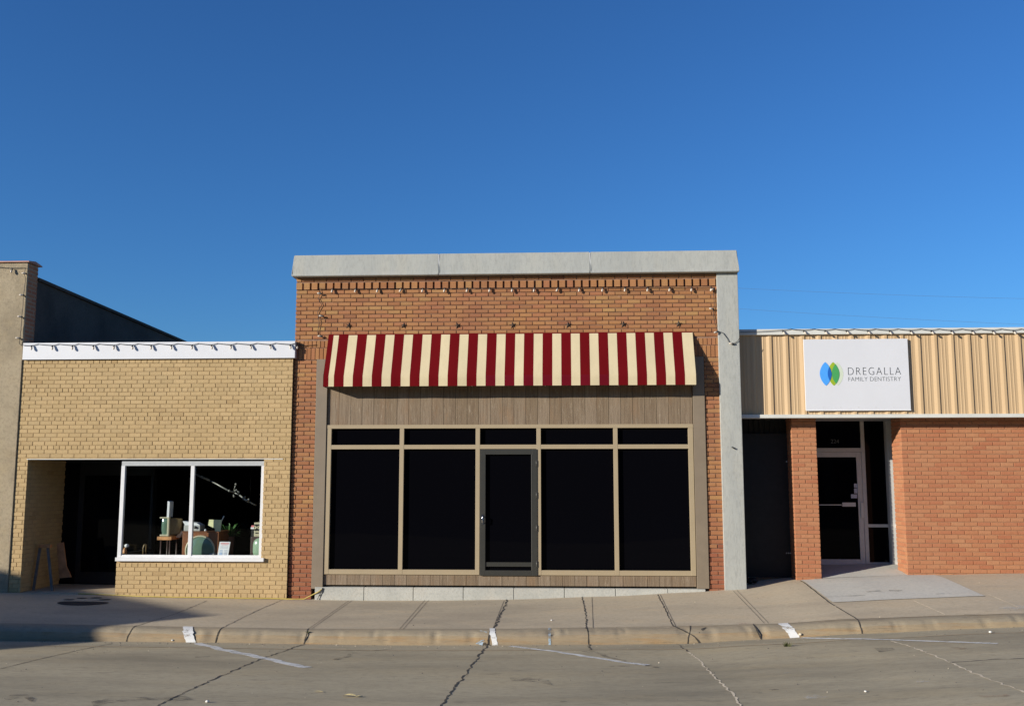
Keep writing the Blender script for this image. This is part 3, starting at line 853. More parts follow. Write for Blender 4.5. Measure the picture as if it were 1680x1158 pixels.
b = MB(); b.box(ox0 - .02, yx1 - .12, YF - .006, YF + .16, oz1 - .0, oz1 + .012); b.build('lintel', 'offwhite', yel)
boxpart('fascia', 'white_metal', yel, PX(37.5, 575, YF - .04), PX(484, 575, YF - .04), YF - .04, YF + .3, zfa0, zfa1, bev=.004)
b = MB(); zr = zfa1 - .15
b.box(yx0 + .05, yx1 - .02, YF + .3, 14, zr - .25, zr); b.build('roof', 'roof', yel)
# shell of the room
b = MB(); zfl = z_base(-5) + .03
zc = oz1 + .06
b.box(yx0 + .02, ox0 - .2, YF + .25, 11, -.3, zc, 0)              # left side
b.box(yx1 - .15, yx1 - .02, YF + .25, 11, -.3, zc, 0)
b.box(yx0, yx1, 11, 11.2, -.3, zc, 0)
b.box(yx0 + .02, yx1 - .02, YF + .25, 11, zc, zc + .1, 0)
b.box(bx0 + .03, yx1 - .15, YF + .25, 11, zfl - .1, zfl, 0)
b.build('room', 'interior', yel)
# recess: floor, back wall, door
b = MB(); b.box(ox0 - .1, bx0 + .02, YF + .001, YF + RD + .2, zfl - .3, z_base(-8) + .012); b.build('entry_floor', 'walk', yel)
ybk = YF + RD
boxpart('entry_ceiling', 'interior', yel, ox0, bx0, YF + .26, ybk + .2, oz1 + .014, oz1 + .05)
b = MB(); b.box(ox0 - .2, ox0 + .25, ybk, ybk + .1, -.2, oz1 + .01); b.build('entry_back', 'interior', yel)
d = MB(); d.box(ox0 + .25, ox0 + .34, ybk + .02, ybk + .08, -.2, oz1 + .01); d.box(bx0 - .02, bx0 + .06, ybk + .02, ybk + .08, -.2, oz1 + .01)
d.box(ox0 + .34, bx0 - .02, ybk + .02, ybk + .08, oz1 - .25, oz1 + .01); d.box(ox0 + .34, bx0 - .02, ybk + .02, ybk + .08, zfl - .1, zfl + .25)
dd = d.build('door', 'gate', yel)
boxpart('door_pane', 'glass_dark', dd, ox0 + .33, bx0, ybk + .045, ybk + .055, zfl + .2, oz1 - .2)
# low brick return and side glass of the display window
b = MB(); bricks(b, (bx0, YF, 0), (0,1,0), (-1,0,0), .01, RD, -.3, zs0, thick=.15, off=.1, **kw); b.build('bulkhead', ['yellow_brick', 'yellow_mortar'], yel)
WY = YF + .05
wz1 = PZ(310, 757.5, WY); wzr = PZ(310, 764, WY); wzb = PZ(310, 911, WY)
wl0, wl1 = PX(197, 840, WY), PX(203, 840, WY); wr0, wr1 = PX(427.5, 840, WY), PX(433, 840, WY); wm0, wm1 = PX(311.5, 840, WY), PX(317.5, 840, WY)
b = MB()
for a, c in ((wl0, wl1), (wm0, wm1), (wr0, wr1)): b.box(a, c, WY - .03, WY + .035, zs1, wzr, 0, bev=.003)
b.box(wl0, wr1, WY - .028, WY + .033, wzb, zs1 - .003, 0)
for a, c in ((wl1, wm0), (wm1, wr0)): b.box(a, c, WY - .02, WY + .03, zs1, wzb + .01, 0)
wf = b.build('window_frame', 'white_frame', yel)
b2 = MB(); b2.box(wl0 + .005, wl0 + .05, WY + .04, ybk, zs1 + .002, zs1 + .05, 0); b2.box(wl0 + .005, wl0 + .05, ybk - .05, ybk, zs1 + .06, oz1, 0); b2.build('side_frame', 'gate', yel)
boxpart('head_rail', 'shaded_frame', yel, wl0, wr1, WY - .02, WY + .035, wzr + .002, wz1 + .01)
boxpart('sill', 'white_frame', yel, PX(189, 917, YF - .04), PX(432.5, 917, YF - .04), YF - .045, WY + .05, zs0 + .003, zs1 - .001, bev=.004)
for a, c in ((wl1, wm0), (wm1, wr0)): boxpart('window_pane', 'clear', yel, a - .005, c + .005, WY, WY + .006, wzb - .005, wzr + .01)
boxpart('side_pane', 'clear', yel, wl0 + .022, wl0 + .028, WY + .04, ybk - .05, zs1 + .04, oz1)
dfl = zs0 - .32                                                     # display floor
boxpart('display_floor', 'interior', yel, bx0 + .17, yx1 - .16, YF + .27, 2.6, dfl - .05, dfl)
b = MB(); b.box(bx0 + .02, yx1 - .16, YF + .25, YF + .262, dfl - .6, zs0 - .01); b.build('apron', 'interior', yel)

# bulbs along the fascia
us = [52,86,119,153,187,217,248,281,315,347,379,411,443,476]
bl = []; wp = [pz(36, 566, YF - .06)]
for u in us:
    v = 566.5 - (u - 50) * .004
    bl.append((pz(u, v + .5, YF - .065), (.12 + random.uniform(-.1, .2), -.25, -1)))
    wp.append(pz(u, v, YF - .055)); wp.append(pz(u + 10 + random.uniform(-2, 2), v - 2.0, YF - .05))
light_string('string of white bulbs along the white band of the yellow brick shop', [chain(wp, .003), [pz(480,564,YF-.05), pz(484,563,-.05), pz(488, 566, -.03), pz(500,567,-.01), pz(520, 566, -.01)]], bl + [(pz(488,566,-.04), (.1,-.5,-1))])

# ---------------- display things
def stand(u0, u1, v_b, Y): return PX(u0, v_b, Y), PX(u1, v_b, Y)
# stool
Ya = .26
stl = thing('side_table', 'small table with a light wooden top under the portable television', 'table', (PX(283, 890, Ya), Ya, dfl))
zt = PZ(280, 880, Ya)
boxpart('table_top', 'light_wood', stl, PX(257.5, 884, Ya), PX(281, 884, Ya), Ya, Ya + .35, zt - .055, zt, bev=.004)
for u, y in ((262, Ya + .05), (277.5, Ya + .03), (262, Ya + .32), (277.5, Ya + .32)):
    b = MB(); x = PX(u, 890, Ya); b.tube([(x, y, zt - .05), (x, y, dfl)], .012, 7); b.build('leg', 'dark_leg', stl)
# portable television, seen three-quarter from its right side
tv = thing('television', 'old portable television with greenish screen on the light wooden table', 'television', (PX(275, 879, Ya), Ya, zt))
tx0, tx1, tx2 = PX(261, 878, Ya), PX(274.5, 878, Ya), PX(299, 878, Ya + .1)
tz0, tz1 = zt + .005, PZ(270, 848.5, Ya)
b = MB()
A = [(tx1, Ya + .03, tz0 + .02), (tx1, Ya + .03, tz1 - .01), (tx1 - .13, Ya + .34, tz1 - .02), (tx1 - .13, Ya + .34, tz0 + .02)]
B = [(tx2 - .05, Ya + .10, tz0 + .03), (tx2, Ya + .10, tz1 - .02), (tx2 - .1, Ya + .40, tz1 - .05), (tx2 - .12, Ya + .40, tz0 + .06)]
va = [b.bm.verts.new(p) for p in A]; vb = [b.bm.verts.new(p) for p in B]
b.bm.faces.new(va); b.bm.faces.new(vb[::-1])
for i in range(4): b.bm.faces.new((va[i], va[(i+1) % 4], vb[(i+1) % 4], vb[i]))
bmesh.ops.bevel(b.bm, geom=b.bm.edges[:], offset=.012, segments=2, affect='EDGES')
b.build('casing', 'tv_brown', tv)
b = MB(); b.box(tx1 - .012, tx1 + .022, Ya + .0, Ya + .06, tz0, tz1 + .005, 0, bev=.008); b.box(tx0, tx1, Ya + .02, Ya + .08, tz0, tz0 + .028, 0, bev=.008); b.box(tx0 - .01, tx1, Ya + .02, Ya + .08, tz1 - .016, tz1 + .005, 0, bev=.006)
b.build('bezel', 'cream_plastic', tv)
b = MB(); cx = (tx0 + tx1) / 2; n = 12; rings = []
for i in range(n + 1):
    t = i / n; bul = .03 * (1 - (2*t-1)**2)
    z = tz0 + .028 + (tz1 - .044 - tz0) * t
    e = .016 * abs(2*t-1) ** 3
    rings.append([(tx0 + .002 + e, Ya + .06, z), (cx, Ya + .045 - bul, z), (tx1 - .014, Ya + .05, z)])
for r0, r1 in zip(rings, rings[1:]):
    for k in range(2): b.face([r0[k], r0[k+1], r1[k+1], r1[k]], 0, True)
bmesh.ops.remove_doubles(b.bm, verts=b.bm.verts[:], dist=.0005)
b.build('screen', 'screen', tv)
# booklet on the television
b = MB(); yb = Ya + .05
q = [PX(273.5,848,yb), PX(277,848,yb), PX(278.5,823,yb), PX(275,822,yb)]
b.prism([(q[0], tz1 + .004), (q[1], tz1 + .004), (q[2], PZ(278,823,yb)), (q[3], PZ(275,821.5,yb))], 'y', yb, yb + .16)
tag(b.build('booklet', 'paper'), 'narrow pale booklet standing upright on top of the portable television', 'booklet')
# console television
Yc = .20
con = thing('console_television', 'brown wooden console television with a big round greenish screen', 'television', (PX(330, 900, Yc), Yc, dfl))
c0, c1 = PX(299, 890, Yc), PX(358.5, 890, Yc); cz = PZ(330, 872, Yc)
b = MB(); b.box(c0, c1, Yc, Yc + .5, dfl, cz - .012, 0, bev=.006); b.build('cabinet', 'wood', con)
b = MB(); b.box(c0 - .008, c1 + .008, Yc - .012, Yc + .51, cz - .011, cz + .006, 0, bev=.004); b.build('top', 'wood', con)
sx, sz = PX(328.5, 902, Yc), PZ(328.5, 903, Yc); rs = .225
b = MB(); b.lathe([(rs + .02, .0), (rs + .02, .02), (rs, .022), (rs - .01, .004)], (sx, Yc, sz), (0,-1,0), 40); b.build('screen_ring', 'cream_plastic', con)
b = MB(); b.lathe([(rs * math.sin(a), .004 + .05 * (math.cos(a) - .0)) for a in fr(0, 1.45, 8)], (sx + .008, Yc - .002, sz), (0,-1,0), 40); b.build('screen', 'screen', con)
# white tray and record player
ty = Yc + .02
wt = thing('record_player', 'pale grey record player on the console television behind the mullion', 'record player', (PX(318,871,ty), ty, cz + .006))
b = MB(); b.box(PX(303, 868, ty+.1), PX(329.5, 868, ty+.1), ty + .06, ty + .3, cz + .007, PZ(320, 861, ty + .1), 0, bev=.008); b.build('case', 'grey_plastic', wt)
b = MB(); b.prism([(PX(304,861,ty+.1), PZ(304,861,ty+.1)), (PX(329,861,ty+.1), PZ(329,861,ty+.1)), (PX(323,857.5,ty+.1), PZ(323,857.5,ty+.1)), (PX(300.5,855,ty+.1), PZ(300.5,854.5,ty+.1))], 'y', ty + .08, ty + .26); b.build('lid', 'paper', wt)
b = MB(); b.lathe([(0, .02), (.02, .018), (.022, 0)], (PX(318.5,865,ty), ty + .055, PZ(318.5,865,ty)), (0,-1,0), 12); b.build('knob', 'dark_plastic', wt)
b = MB(); yy = Ya + .3
b.prism([(PX(280,882,yy), PZ(280,881.5,yy)), (PX(299,881.5,yy), PZ(299,880.5,yy)), (PX(303,872,yy), PZ(303,872,yy)), (PX(299,870.5,yy), PZ(299,870,yy)), (PX(293,879,yy), PZ(293,879,yy)), (PX(280,880,yy), PZ(280,879.5,yy))], 'y', yy - .1, yy + .05)
tag(b.build('paper_sheet', 'paper'), 'curled white paper sheet between the small table and the console television', 'paper')
b = MB(); b.lathe([(.018 * math.sin(a) + 1e-4, .018 - .018 * math.cos(a)) for a in fr(0, math.pi, 8)], (PX(337, 870, ty), ty, cz + .006), n=12)
tag(b.build('white_ball', 'paper'), 'tiny white ball on top of the console television', 'ball')
b = MB(); yk = ty + .02
b.prism([(PX(u, v, yk), PZ(u, v, yk)) for u, v in ((352.5,872),(361.5,872),(364,852.5),(343,852),(341.5,861.5),(352.5,866.5))], 'y', yk, yk + .006)
tag(b.build('greeting_card', 'yellow_card'), 'pale yellow card propped on the right end of the console television', 'card')
b = MB(); b.tube([pz(363.5, 854, yk + .05), pz(367.5, 846, yk + .05)], .008, 6); tag(b.build('stick', 'paper'), 'short white stick poking up behind the yellow card', 'stick')
# plant
pt_ = thing('potted_plant', 'dark green leafy plant hanging beside the yellow card', 'plant', (PX(376, 885, .75), .75, dfl))
b = MB(); pc = P(376, 866, .75); zz = PZ(376, 880, .75)
b.lathe([(0, dfl - zz), (.06, dfl - zz), (.09, 0), (.085, 0), (0, -.01)], (pc.x, .75, zz), n=14); b.build('pot', 'terra', pt_)
b = MB()
for i in range(46):
    a = random.uniform(0, 6.28); L = random.uniform(.1, .3); up = random.uniform(-.1, .17)
    p0 = Vector((pc.x, .75, zz)); p1 = p0 + Vector((math.cos(a) * L, math.sin(a) * L * .6, up + .06)); s = Vector((-math.sin(a), math.cos(a), random.uniform(-.5, .5))) * .018
    m = p0.lerp(p1, .7) + Vector((0, 0, .04))
    b.face([p0, m - s, p1, m + s])
b.build('foliage', 'leaf', pt_)
# flyer
yf = .02
fl = thing('flyer', 'white printed flyer leaning on the window sill right of the round screen', 'flyer', (PX(367, 914, yf), yf, zs1))
fq = [(356,914.5),(373.5,914.8),(378,888.5),(360.5,888.2)]
b = MB(); b.prism([(PX(u, v, yf), PZ(u, v, yf)) for u, v in fq], 'y', yf, yf + .004); b.build('sheet', 'paper', fl)
def on_flyer(s, t):
    a = Vector(fq[0]).lerp(Vector(fq[1]), s); c = Vector(fq[3]).lerp(Vector(fq[2]), s); q = a.lerp(c, t); return pz(q.x, q.y, yf - .003)
for nm, m, rs_ in (('heading', 'print_red', [(.12,.9,.86,.92), (.2,.8,.8,.82)]), ('print', 'print_blue', [(.14,.42,.12,.32), (.14,.4,.36,.4), (.14,.4,.44,.48)]), ('print', 'print_grey', [(.55,.85,.12,.32), (.56,.85,.36,.4), (.56,.85,.44,.48), (.14,.84,.6,.63), (.14,.84,.68,.71)])):
    b = MB()
    for s0_, s1_, t0, t1 in rs_: b.face([on_flyer(s0_, t0), on_flyer(s1_, t0), on_flyer(s1_, t1), on_flyer(s0_, t1)])
    b.build(nm, m, fl)
# grey gadget in front of the screen
b = MB(); yg = .16; zg0 = PZ(342, 914, yg)
b.box(PX(334,912,yg), PX(351,912,yg), yg, yg + .07, zg0 - .08, PZ(342,907.5,yg), 0, bev=.012); b.tube([pz(331,911,yg+.02), pz(354,908,yg+.02)], .012, 7); b.box(PX(336,912,yg), PX(349,912,yg), yg + .01, yg + .05, PZ(342,907.5,yg), PZ(342,906.5,yg))
b.box(PX(340,912,yg), PX(345,912,yg), yg + .01, yg + .06, dfl, zg0 - .07)
tag(b.build('metal_gadget', 'grey_plastic'), 'small grey metal gadget on a stand in front of the round screen', 'gadget')
# right television and radio
Yr = .16
rt = thing('television', 'grey television with a pale bulging screen at the right end of the shop window', 'television', (PX(425, 900, Yr), Yr, dfl))
r0, r1 = PX(410, 900, Yr), PX(447, 900, Yr); rz = PZ(420, 880.5, Yr)
b = MB(); b.box(r0, r1, Yr + .02, Yr + .45, dfl, rz, 0, bev=.01); b.build('casing', 'dark_leg', rt)
b = MB(); n = 28; cxr, czr = PX(432, 898, Yr), PZ(432, 899, Yr); hw_, hh_ = PX(432,898,Yr) - PX(414.5,898,Yr), (rz - .012) - czr
rings = []
for k, (sc_, dy) in enumerate(((1, .015), (.97, -.008), (.8, -.03), (.5, -.045), (.05, -.05))):
    rr = []
    for i in range(n):
        t = 2*math.pi*i/n; cx_, cz_ = math.cos(t), math.sin(t)
        ex_ = math.copysign(abs(cx_) ** .6, cx_); ez_ = math.copysign(abs(cz_) ** .6, cz_)
        rr.append(b.bm.verts.new((cxr + ex_ * hw_ * sc_, Yr + dy, czr + ez_ * hh_ * sc_)))
    rings.append(rr)
for A_, B_ in zip(rings, rings[1:]):
    for i in range(n):
        f = b.bm.faces.new((A_[i], A_[(i+1) % n], B_[(i+1) % n], B_[i])); f.smooth = True
b.bm.faces.new(rings[-1])
b.build('screen', 'pale_screen', rt)
rd = thing('radio', 'cream radio with round dark dials on top of the right-hand television', 'radio', (PX(425, 880, Yr), Yr, rz))
b = MB(); b.box(PX(414.5,879,Yr), PX(445,879,Yr), Yr + .06, Yr + .24, rz + .001, PZ(420, 857, Yr), 0, bev=.008); b.build('case', 'cream_plastic', rd)
b = MB(); b.box(PX(415.5,870,Yr), PX(444,870,Yr), Yr + .052, Yr + .062, PZ(420,870.5,Yr), PZ(420,860,Yr)); b.build('dial_panel', 'dark_plastic', rd)
for u in (417.5, 423.5, 430, 437):
    b = MB(); b.lathe([(.026, 0), (.026, .012), (.018, .014), (.015, .006), (0, .005)], (PX(u, 865, Yr), Yr + .05, PZ(u, 865, Yr)), (0,-1,0), 14); b.build('dial', 'cream_plastic', rd)
b = MB(); b.box(PX(417,874,Yr), PX(422,874,Yr), Yr + .054, Yr + .062, PZ(420,875,Yr), PZ(420,873.5,Yr)); b.build('grille', 'dark_plastic', rd)
b = MB(); b.box(PX(409.5,866,Yr), PX(414,866,Yr), Yr + .08, Yr + .14, rz + .001, PZ(412,868,Yr), 0); b.build('pedestal_box', 'dark_plastic').name = 'stand_box'
tag(bpy.data.objects['stand_box'], 'dark little box under the red and white carton beside the radio', 'box')
sb = thing('carton', 'tiny red and white carton beside the cream radio', 'carton', (PX(412,866,Yr), Yr + .1, PZ(412,868,Yr)))
boxpart('carton_base', 'paper', sb, PX(409,866,Yr), PX(414.2,866,Yr), Yr + .075, Yr + .14, PZ(412,867.8,Yr), PZ(412,865,Yr)); boxpart('lid', 'print_red', sb, PX(410,866,Yr), PX(414.2,866,Yr), Yr + .075, Yr + .14, PZ(412,864.9,Yr), PZ(412,862,Yr))
pc_ = thing('price_card', 'red and white card standing on the radio behind the right window post', 'card', (PX(430,857,Yr+.1), Yr + .1, PZ(430,857,Yr)))
yq = Yr + .1
b = MB(); b.prism([(PX(u, v, yq), PZ(u, v, yq)) for u, v in ((427,857),(436,857),(436,838),(429,838),(427.5,843))], 'y', yq, yq + .005); b.build('sheet', 'paper', pc_)
b = MB(); b.box(PX(427.5,853,yq), PX(436,853,yq), yq - .004, yq - .001, PZ(430,856.5,yq), PZ(430,852,yq)); b.build('print', 'print_red', pc_)
# figurine at the left end
fg = thing('figurine', 'small figurine with a white head at the left end of the shop window', 'figurine', (PX(206, 910, .15), .15, dfl))
b = MB(); fx, fz = PX(204.5, 905, .15), PZ(204.5, 911, .15)
b.lathe([(.02, dfl - fz), (.05, dfl - fz), (.045, -.02), (.03, 0), (.034, .04), (.03, .09), (.012, .125), (0, .13)], (fx, .15, fz), n=12); b.build('body', 'light_wood', fg)
b = MB(); b.lathe([(.035 * math.sin(a) + 1e-4, -.032 * math.cos(a)) for a in fr(0, math.pi, 8)], (fx + .03, .15, fz + .155), n=12); b.build('head', 'paper', fg)
ch = thing('chair', 'dark bent wood chair back in the shadowed left part of the shop window', 'chair', (PX(237,905,.5), .5, dfl))
b = MB(); b.tube([pz(235,912,.5), pz(235,899,.5), pz(236.5,893.5,.5), pz(238.5,892,.5)], .012, 7); b.tube([pz(235,914,.5), (PX(235,914,.5), .5, dfl)], .012, 7); b.tube([pz(236.5,893.5,.5), pz(240,893,.8), (PX(240,893,.8), .8, dfl)], .012, 7); b.build('chair_frame', 'tv_brown', ch)
boxpart('seat', 'dark_leg', ch, PX(235,914,.5), PX(235,914,.5) + .3, .5, .8, dfl + .2, dfl + .23)
# hanging instrument
Yh = .5
hi = thing('hanging_instrument', 'thin dull silver instrument hung slanting across the right pane of the shop window', 'instrument', (PX(375,800,Yh), Yh, PZ(375,800,Yh)))
b = MB()
b.tube([pz(322,778,Yh), pz(345,788,Yh)], .020, 8); b.tube([pz(345,788,Yh), pz(372,803,Yh), pz(385,808,Yh)], .013, 8); b.tube([pz(393,812,Yh), pz(405,821,Yh), pz(421,829,Yh)], .014, 8); b.tube([pz(385,808,Yh), pz(393,812,Yh)], .011, 8); b.tube([pz(399,817,Yh), pz(409,823,Yh)], .024, 8)
b.build('tube', 'silver', hi)
for (u, v), (u2, v2) in (((384,804),(387,794)), ((384,805),(388,804)), ((389,805),(392,807)), ((377,803),(376,805)), ((383,811),(384,814)), ((400,817),(402,815)), ((406,821),(408,819))):
    b = MB(); b.tube([pz(u, v, Yh - .03), pz(u2, v2, Yh - .04)], .010, 6); b.lathe([(.0, .006), (.018, .005), (.018, 0)], pz(u2, v2, Yh - .04), (0,-1,0), 10); b.build('key', 'silver', hi)
b = MB(); b.tube([pz(330,781,Yh), (PX(330,781,Yh), Yh, zc)], .002, 4); b.tube([pz(410,823,Yh), (PX(410,823,Yh), Yh, zc)], .002, 4); b.build('hanging_wire', 'wire', hi)

# sandwich board in the entry
Ys = .35
sg = thing('sandwich_board', 'folding wooden board sign standing in the dark doorway of the yellow shop', 'board sign', (PX(82, 962, Ys), Ys, zfl))
gx0, gx1 = PX(68, 900, Ys), PX(84, 900, Ys); gzt = PZ(75, 893, Ys); gzb = z_base(-8) + .012
b = MB()
b.prism([(PX(84,893,Ys), gzt), (PX(95,890,Ys), gzt + .03), (PX(100,930,Ys), PZ(100,930,Ys)), (PX(108,948,Ys), PZ(108,948,Ys)), (PX(88,950,Ys), PZ(88,950,Ys))], 'y', Ys + .18, Ys + .2); b.build('panel', 'board', sg)
for p0, p1 in (((66,897),(60,968)), ((78,893),(91,966))):
    b = MB(); p, q = P(*p0, Ys), P(*p1, Ys); b.box(-.02, .02, -.012, .012, 0, 1); 
    for v in b.bm.verts: v.co = Vector((p.x + (q.x-p.x) * (1-v.co.z) + v.co.x, Ys + v.co.y - .1 * (1 - v.co.z), gzb + (p.z - gzb) * v.co.z))
    b.build('leg', 'greywood', sg)
boxpart('top_rail', 'light_wood', sg, gx0 - .03, gx1, Ys - .04, Ys + .03, gzt - .05, gzt, bev=.004)

# yellow cord, weed, litter
b = MB(); ln = []
for u, v in [(150,969),(190,977),(230,979),(290,980.5),(345,981),(400,982),(440,982.5),(462,981.5),(478,983.5),(500,983),(515,978)]:
    q = G(u, v); q.y = min(q.y, -.058 if u < 478 else -.065); ln.append(Vector((q.x, q.y, gz(q.x, q.y) + .012)))
e0 = P(515, 974, -.062); ln[-1] = e0; ln.append(P(524, 969.5, -.062)); ln.append(P(528, 966, -.045)); ln.append(P(529.5, 962.5, -.04))
sm = []
for i in range(len(ln)-1):
    for k in range(4): sm.append(ln[i].lerp(ln[i+1], k/4) + Vector((0, .006 * math.sin(i * 2.1 + k), 0)))
sm.append(ln[-1]); b.tube(sm, .0085, 7)
tag(b.build('extension_cord', 'yellow_cord'), 'yellow cord lying along the foot of the yellow brick wall', 'cord')
b = MB(); b.tube([P(529.5,964,-.06), P(528,970,-.062), P(524,976,-.064), Vector((PX(521,980,-.064), -.07, z_base(PX(521,980,0)) + .01))], .009, 6)
tag(b.build('cable', 'wire'), 'short dark cable hanging over the end of the concrete plinth', 'cable')
def tuft(u, v, n, h, spread, label, mat='weed', yoff=0.):
    b = MB(); c = G(u, v); c.y += yoff
    for i in range(n):
        a = random.uniform(0, 6.28); L = random.uniform(.4, 1) * spread; hh = random.uniform(.3, 1) * h
        p0 = c + Vector((random.uniform(-spread, spread) * .5, random.uniform(-.01, .01), 0)); p1 = p0 + Vector((math.cos(a) * L, -abs(math.sin(a)) * L * .6, hh)); s = Vector((-math.sin(a), math.cos(a), 0)) * .008
        b.face([p0 - s, p0 + s, p1])
    tag(b.build('weed', mat), label, 'weed')
tuft(322, 979, 40, .06, .07, 'small dark weed at the foot of the yellow brick wall')
tuft(1291, 1060, 30, .07, .06, 'small green weed in the gutter by the kerb')
tuft(506, 1037, 16, .03, .04, 'tiny brown weed in the kerb joint below the left plinth end')
def litter(name, u, v, L, w, h, ang, mat, label, cat):
    b = MB(); c = G(u, v); n = 6; d = Vector((math.cos(ang), math.sin(ang), 0)); s = Vector((-d.y, d.x, 0))
    for i in range(n):
        def pt_(k, sg): t = k/n - .5; ww = w * (1 - (2*t)**2) * .5 + .002; return c + d * L * t + s * ww * sg + Vector((0, 0, .006 + h * (1 - (2*t)**2) * (.6 if sg == 0 else 1)))
        for s0_, s1_ in ((-1, 0), (0, 1)): b.face([pt_(i, s0_), pt_(i+1, s0_), pt_(i+1, s1_), pt_(i, s1_)])
    bmesh.ops.remove_doubles(b.bm, verts=b.bm.verts[:], dist=.0005)
    tag(b.build(name, mat), label, cat)
litter('dry_leaf', 574, 1143, .15, .05, .02, -.25, 'straw', 'curled dry yellow leaf lying on the road', 'leaf')
litter('dry_leaf', 589, 1143.5, .06, .03, .01, .2, 'straw', 'tiny dry leaf just right of the curled yellow leaf', 'leaf')
litter('dry_leaf', 523, 1135, .10, .02, .006, -.3, 'straw', 'thin straw stalk on the road left of the curled leaf', 'leaf')
def pebble(u, v, r, mat, label):
    b = MB(); c = G(u, v)
    r *= .75
    for i, prof_ in enumerate([1]):
        b.lathe([(r * math.sin(a) + 1e-4, r * .65 - r * .65 * math.cos(a)) for a in fr(0, math.pi, 6)], c, n=9)
    for v_ in b.bm.verts: v_.co += Vector((random.uniform(-r, r), random.uniform(-r, r), 0)) * .15
    tag(b.build('pebble', mat), label, 'pebble', 'loose stones on the road')
pebble(340, 1152, .022, 'pebble', 'small white pebble with a long shadow on the road at the lower left')
pebble(1420, 1135, .016, 'pebble', 'small pale pebble on the road at the lower right')
pebble(1625, 1038, .025, 'pebble', 'pale stone in the gutter near the right edge')
pebble(283, 1051, .02, 'pebble', 'white stone at the kerb foot left of the white kerb paint')
pebble(905, 1018, .018, 'pebble', 'white crumb on the sidewalk below the storefront door')
pebble(1313, 1042, .03, 'light_joint', 'tan chunk at the kerb foot beside the right white kerb paint')
# loose grit along the gutter and on the road
b = MB()
for i in range(900):
    x = random.uniform(-9, 9)
    y = CB - abs(random.gauss(0, .18)) - .01 if i < 420 else random.uniform(CB - 5, CB)
    if i >= 780: y = random.uniform(CY + .1, -.1)
    r = random.choice((.003, .004, .005, .006, .009)); z = gz(x, y); mi = random.choice((0, 0, 0, 1, 1, 2))
    vs_ = [b.bm.verts.new((x + r * random.uniform(.6, 1.3) * math.cos(t), y + r * random.uniform(.6, 1.3) * math.sin(t), z)) for t in (0, 1.26, 2.5, 3.77, 5.0)]
    tp = b.bm.verts.new((x, y, z + r * random.uniform(.6, 1.2)))
    for k in range(5): b.bm.faces.new((vs_[k], vs_[(k+1) % 5], tp)).material_index = mi
o = b.build('grit', ['joint', 'tar', 'light_joint'], kind='stuff'); tag(o, 'fine loose grit scattered along the gutter and road', 'grit')
def splat(u, v, rx, ry, label):
    b = MB(); c = G(u, v); n = 18; pts = []
    for i in range(n):
        t = 2*math.pi*i/n; k = random.uniform(.55, 1.1); x, y = c.x + rx * k * math.cos(t), c.y + ry * k * math.sin(t); pts.append((x, y, gz(x, y) + .005))
    b.face(pts); o = b.build('paint_patch', 'faint', road); o['label'] = label
splat(1337, 1143, .11, .10, 'white splash'); splat(1512, 1118, .07, .04, 'faint white splash'); splat(1292, 1104, .05, .03, 'faint white splash')

# ================================================================== STUCCO BUILDING, far left
YS = YF - .02
stu = thing('stucco_building', 'tan stucco building with a clay coping at the left edge', 'building', (-9, 0, 0))
hx1 = PX(36.6, 590, YS) - .004; hx0 = hx1 - 9
hz1 = PZ(20, 431, YS)
b = MB(); b.box(hx0, hx1 - .002, YS, YS + .32, -.3, hz1, 0, bev=.01); b.build('wall', 'stucco', stu)
b = MB(); bricks(b, (hx1, YS, 0), (0,1,0), (1,0,0), .03, .33, zfa1 - .2, hz1 - .01, thick=.1, ch=.0677, zref=0, off=.07); b.build('brick_corner', ['clay_brick', 'yellow_mortar'], stu)
ysd = YS + .34
zb0 = PZ(70, 456, ysd); zb1 = zb0 - .40
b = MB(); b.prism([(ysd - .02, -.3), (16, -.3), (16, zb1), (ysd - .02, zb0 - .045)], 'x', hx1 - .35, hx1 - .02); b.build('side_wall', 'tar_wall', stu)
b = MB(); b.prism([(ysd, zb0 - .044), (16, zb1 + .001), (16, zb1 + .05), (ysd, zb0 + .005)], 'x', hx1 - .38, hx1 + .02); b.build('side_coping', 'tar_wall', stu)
b = MB(); b.box(hx0, hx1 - .4, YS + .33, 16, zb1 - .9, zb1 - .7); b.build('roof', 'roof', stu)
x = hx1 + .03
zz1 = PZ(20, 427, YS - .03)
while x > hx0:
    b = MB(); b.prism([(YS - .03, hz1 + .002), (YS + .40, hz1 + .002), (YS + .40, hz1 + .02), (YS + .18, zz1 + .02), (YS - .03, zz1 - .012)], 'x', x - .597, x)
    b.build('coping_tile', 'coping_tile', stu); x -= .6
bl = [(pz(20, 441, YS - .03), (-.1, -.3, -1))]
for u, v in ((41.5,449),(37.5,484.5),(34.5,520),(31.5,555)): bl.append((pz(u + 2, v, YS - .03), (-1, -.25, .1)))
light_string('string of white bulbs down the right edge of the tan stucco building', [chain([pz(-40,439,YS-.02), pz(0,438.5,YS-.02), pz(20,439.5,YS-.02), pz(41,439,YS-.02)], .003), [pz(42,439,YS-.02), pz(40,449,YS-.03), pz(42,458,YS-.02), pz(40,475,YS-.02), pz(38.5,484,YS-.03), pz(37.5,505,YS-.02), pz(35.5,520,YS-.03), pz(34.5,540,YS-.02), pz(32.5,555,YS-.03), pz(32,564,YS-.02), pz(37,567,YS-.02)]], bl)

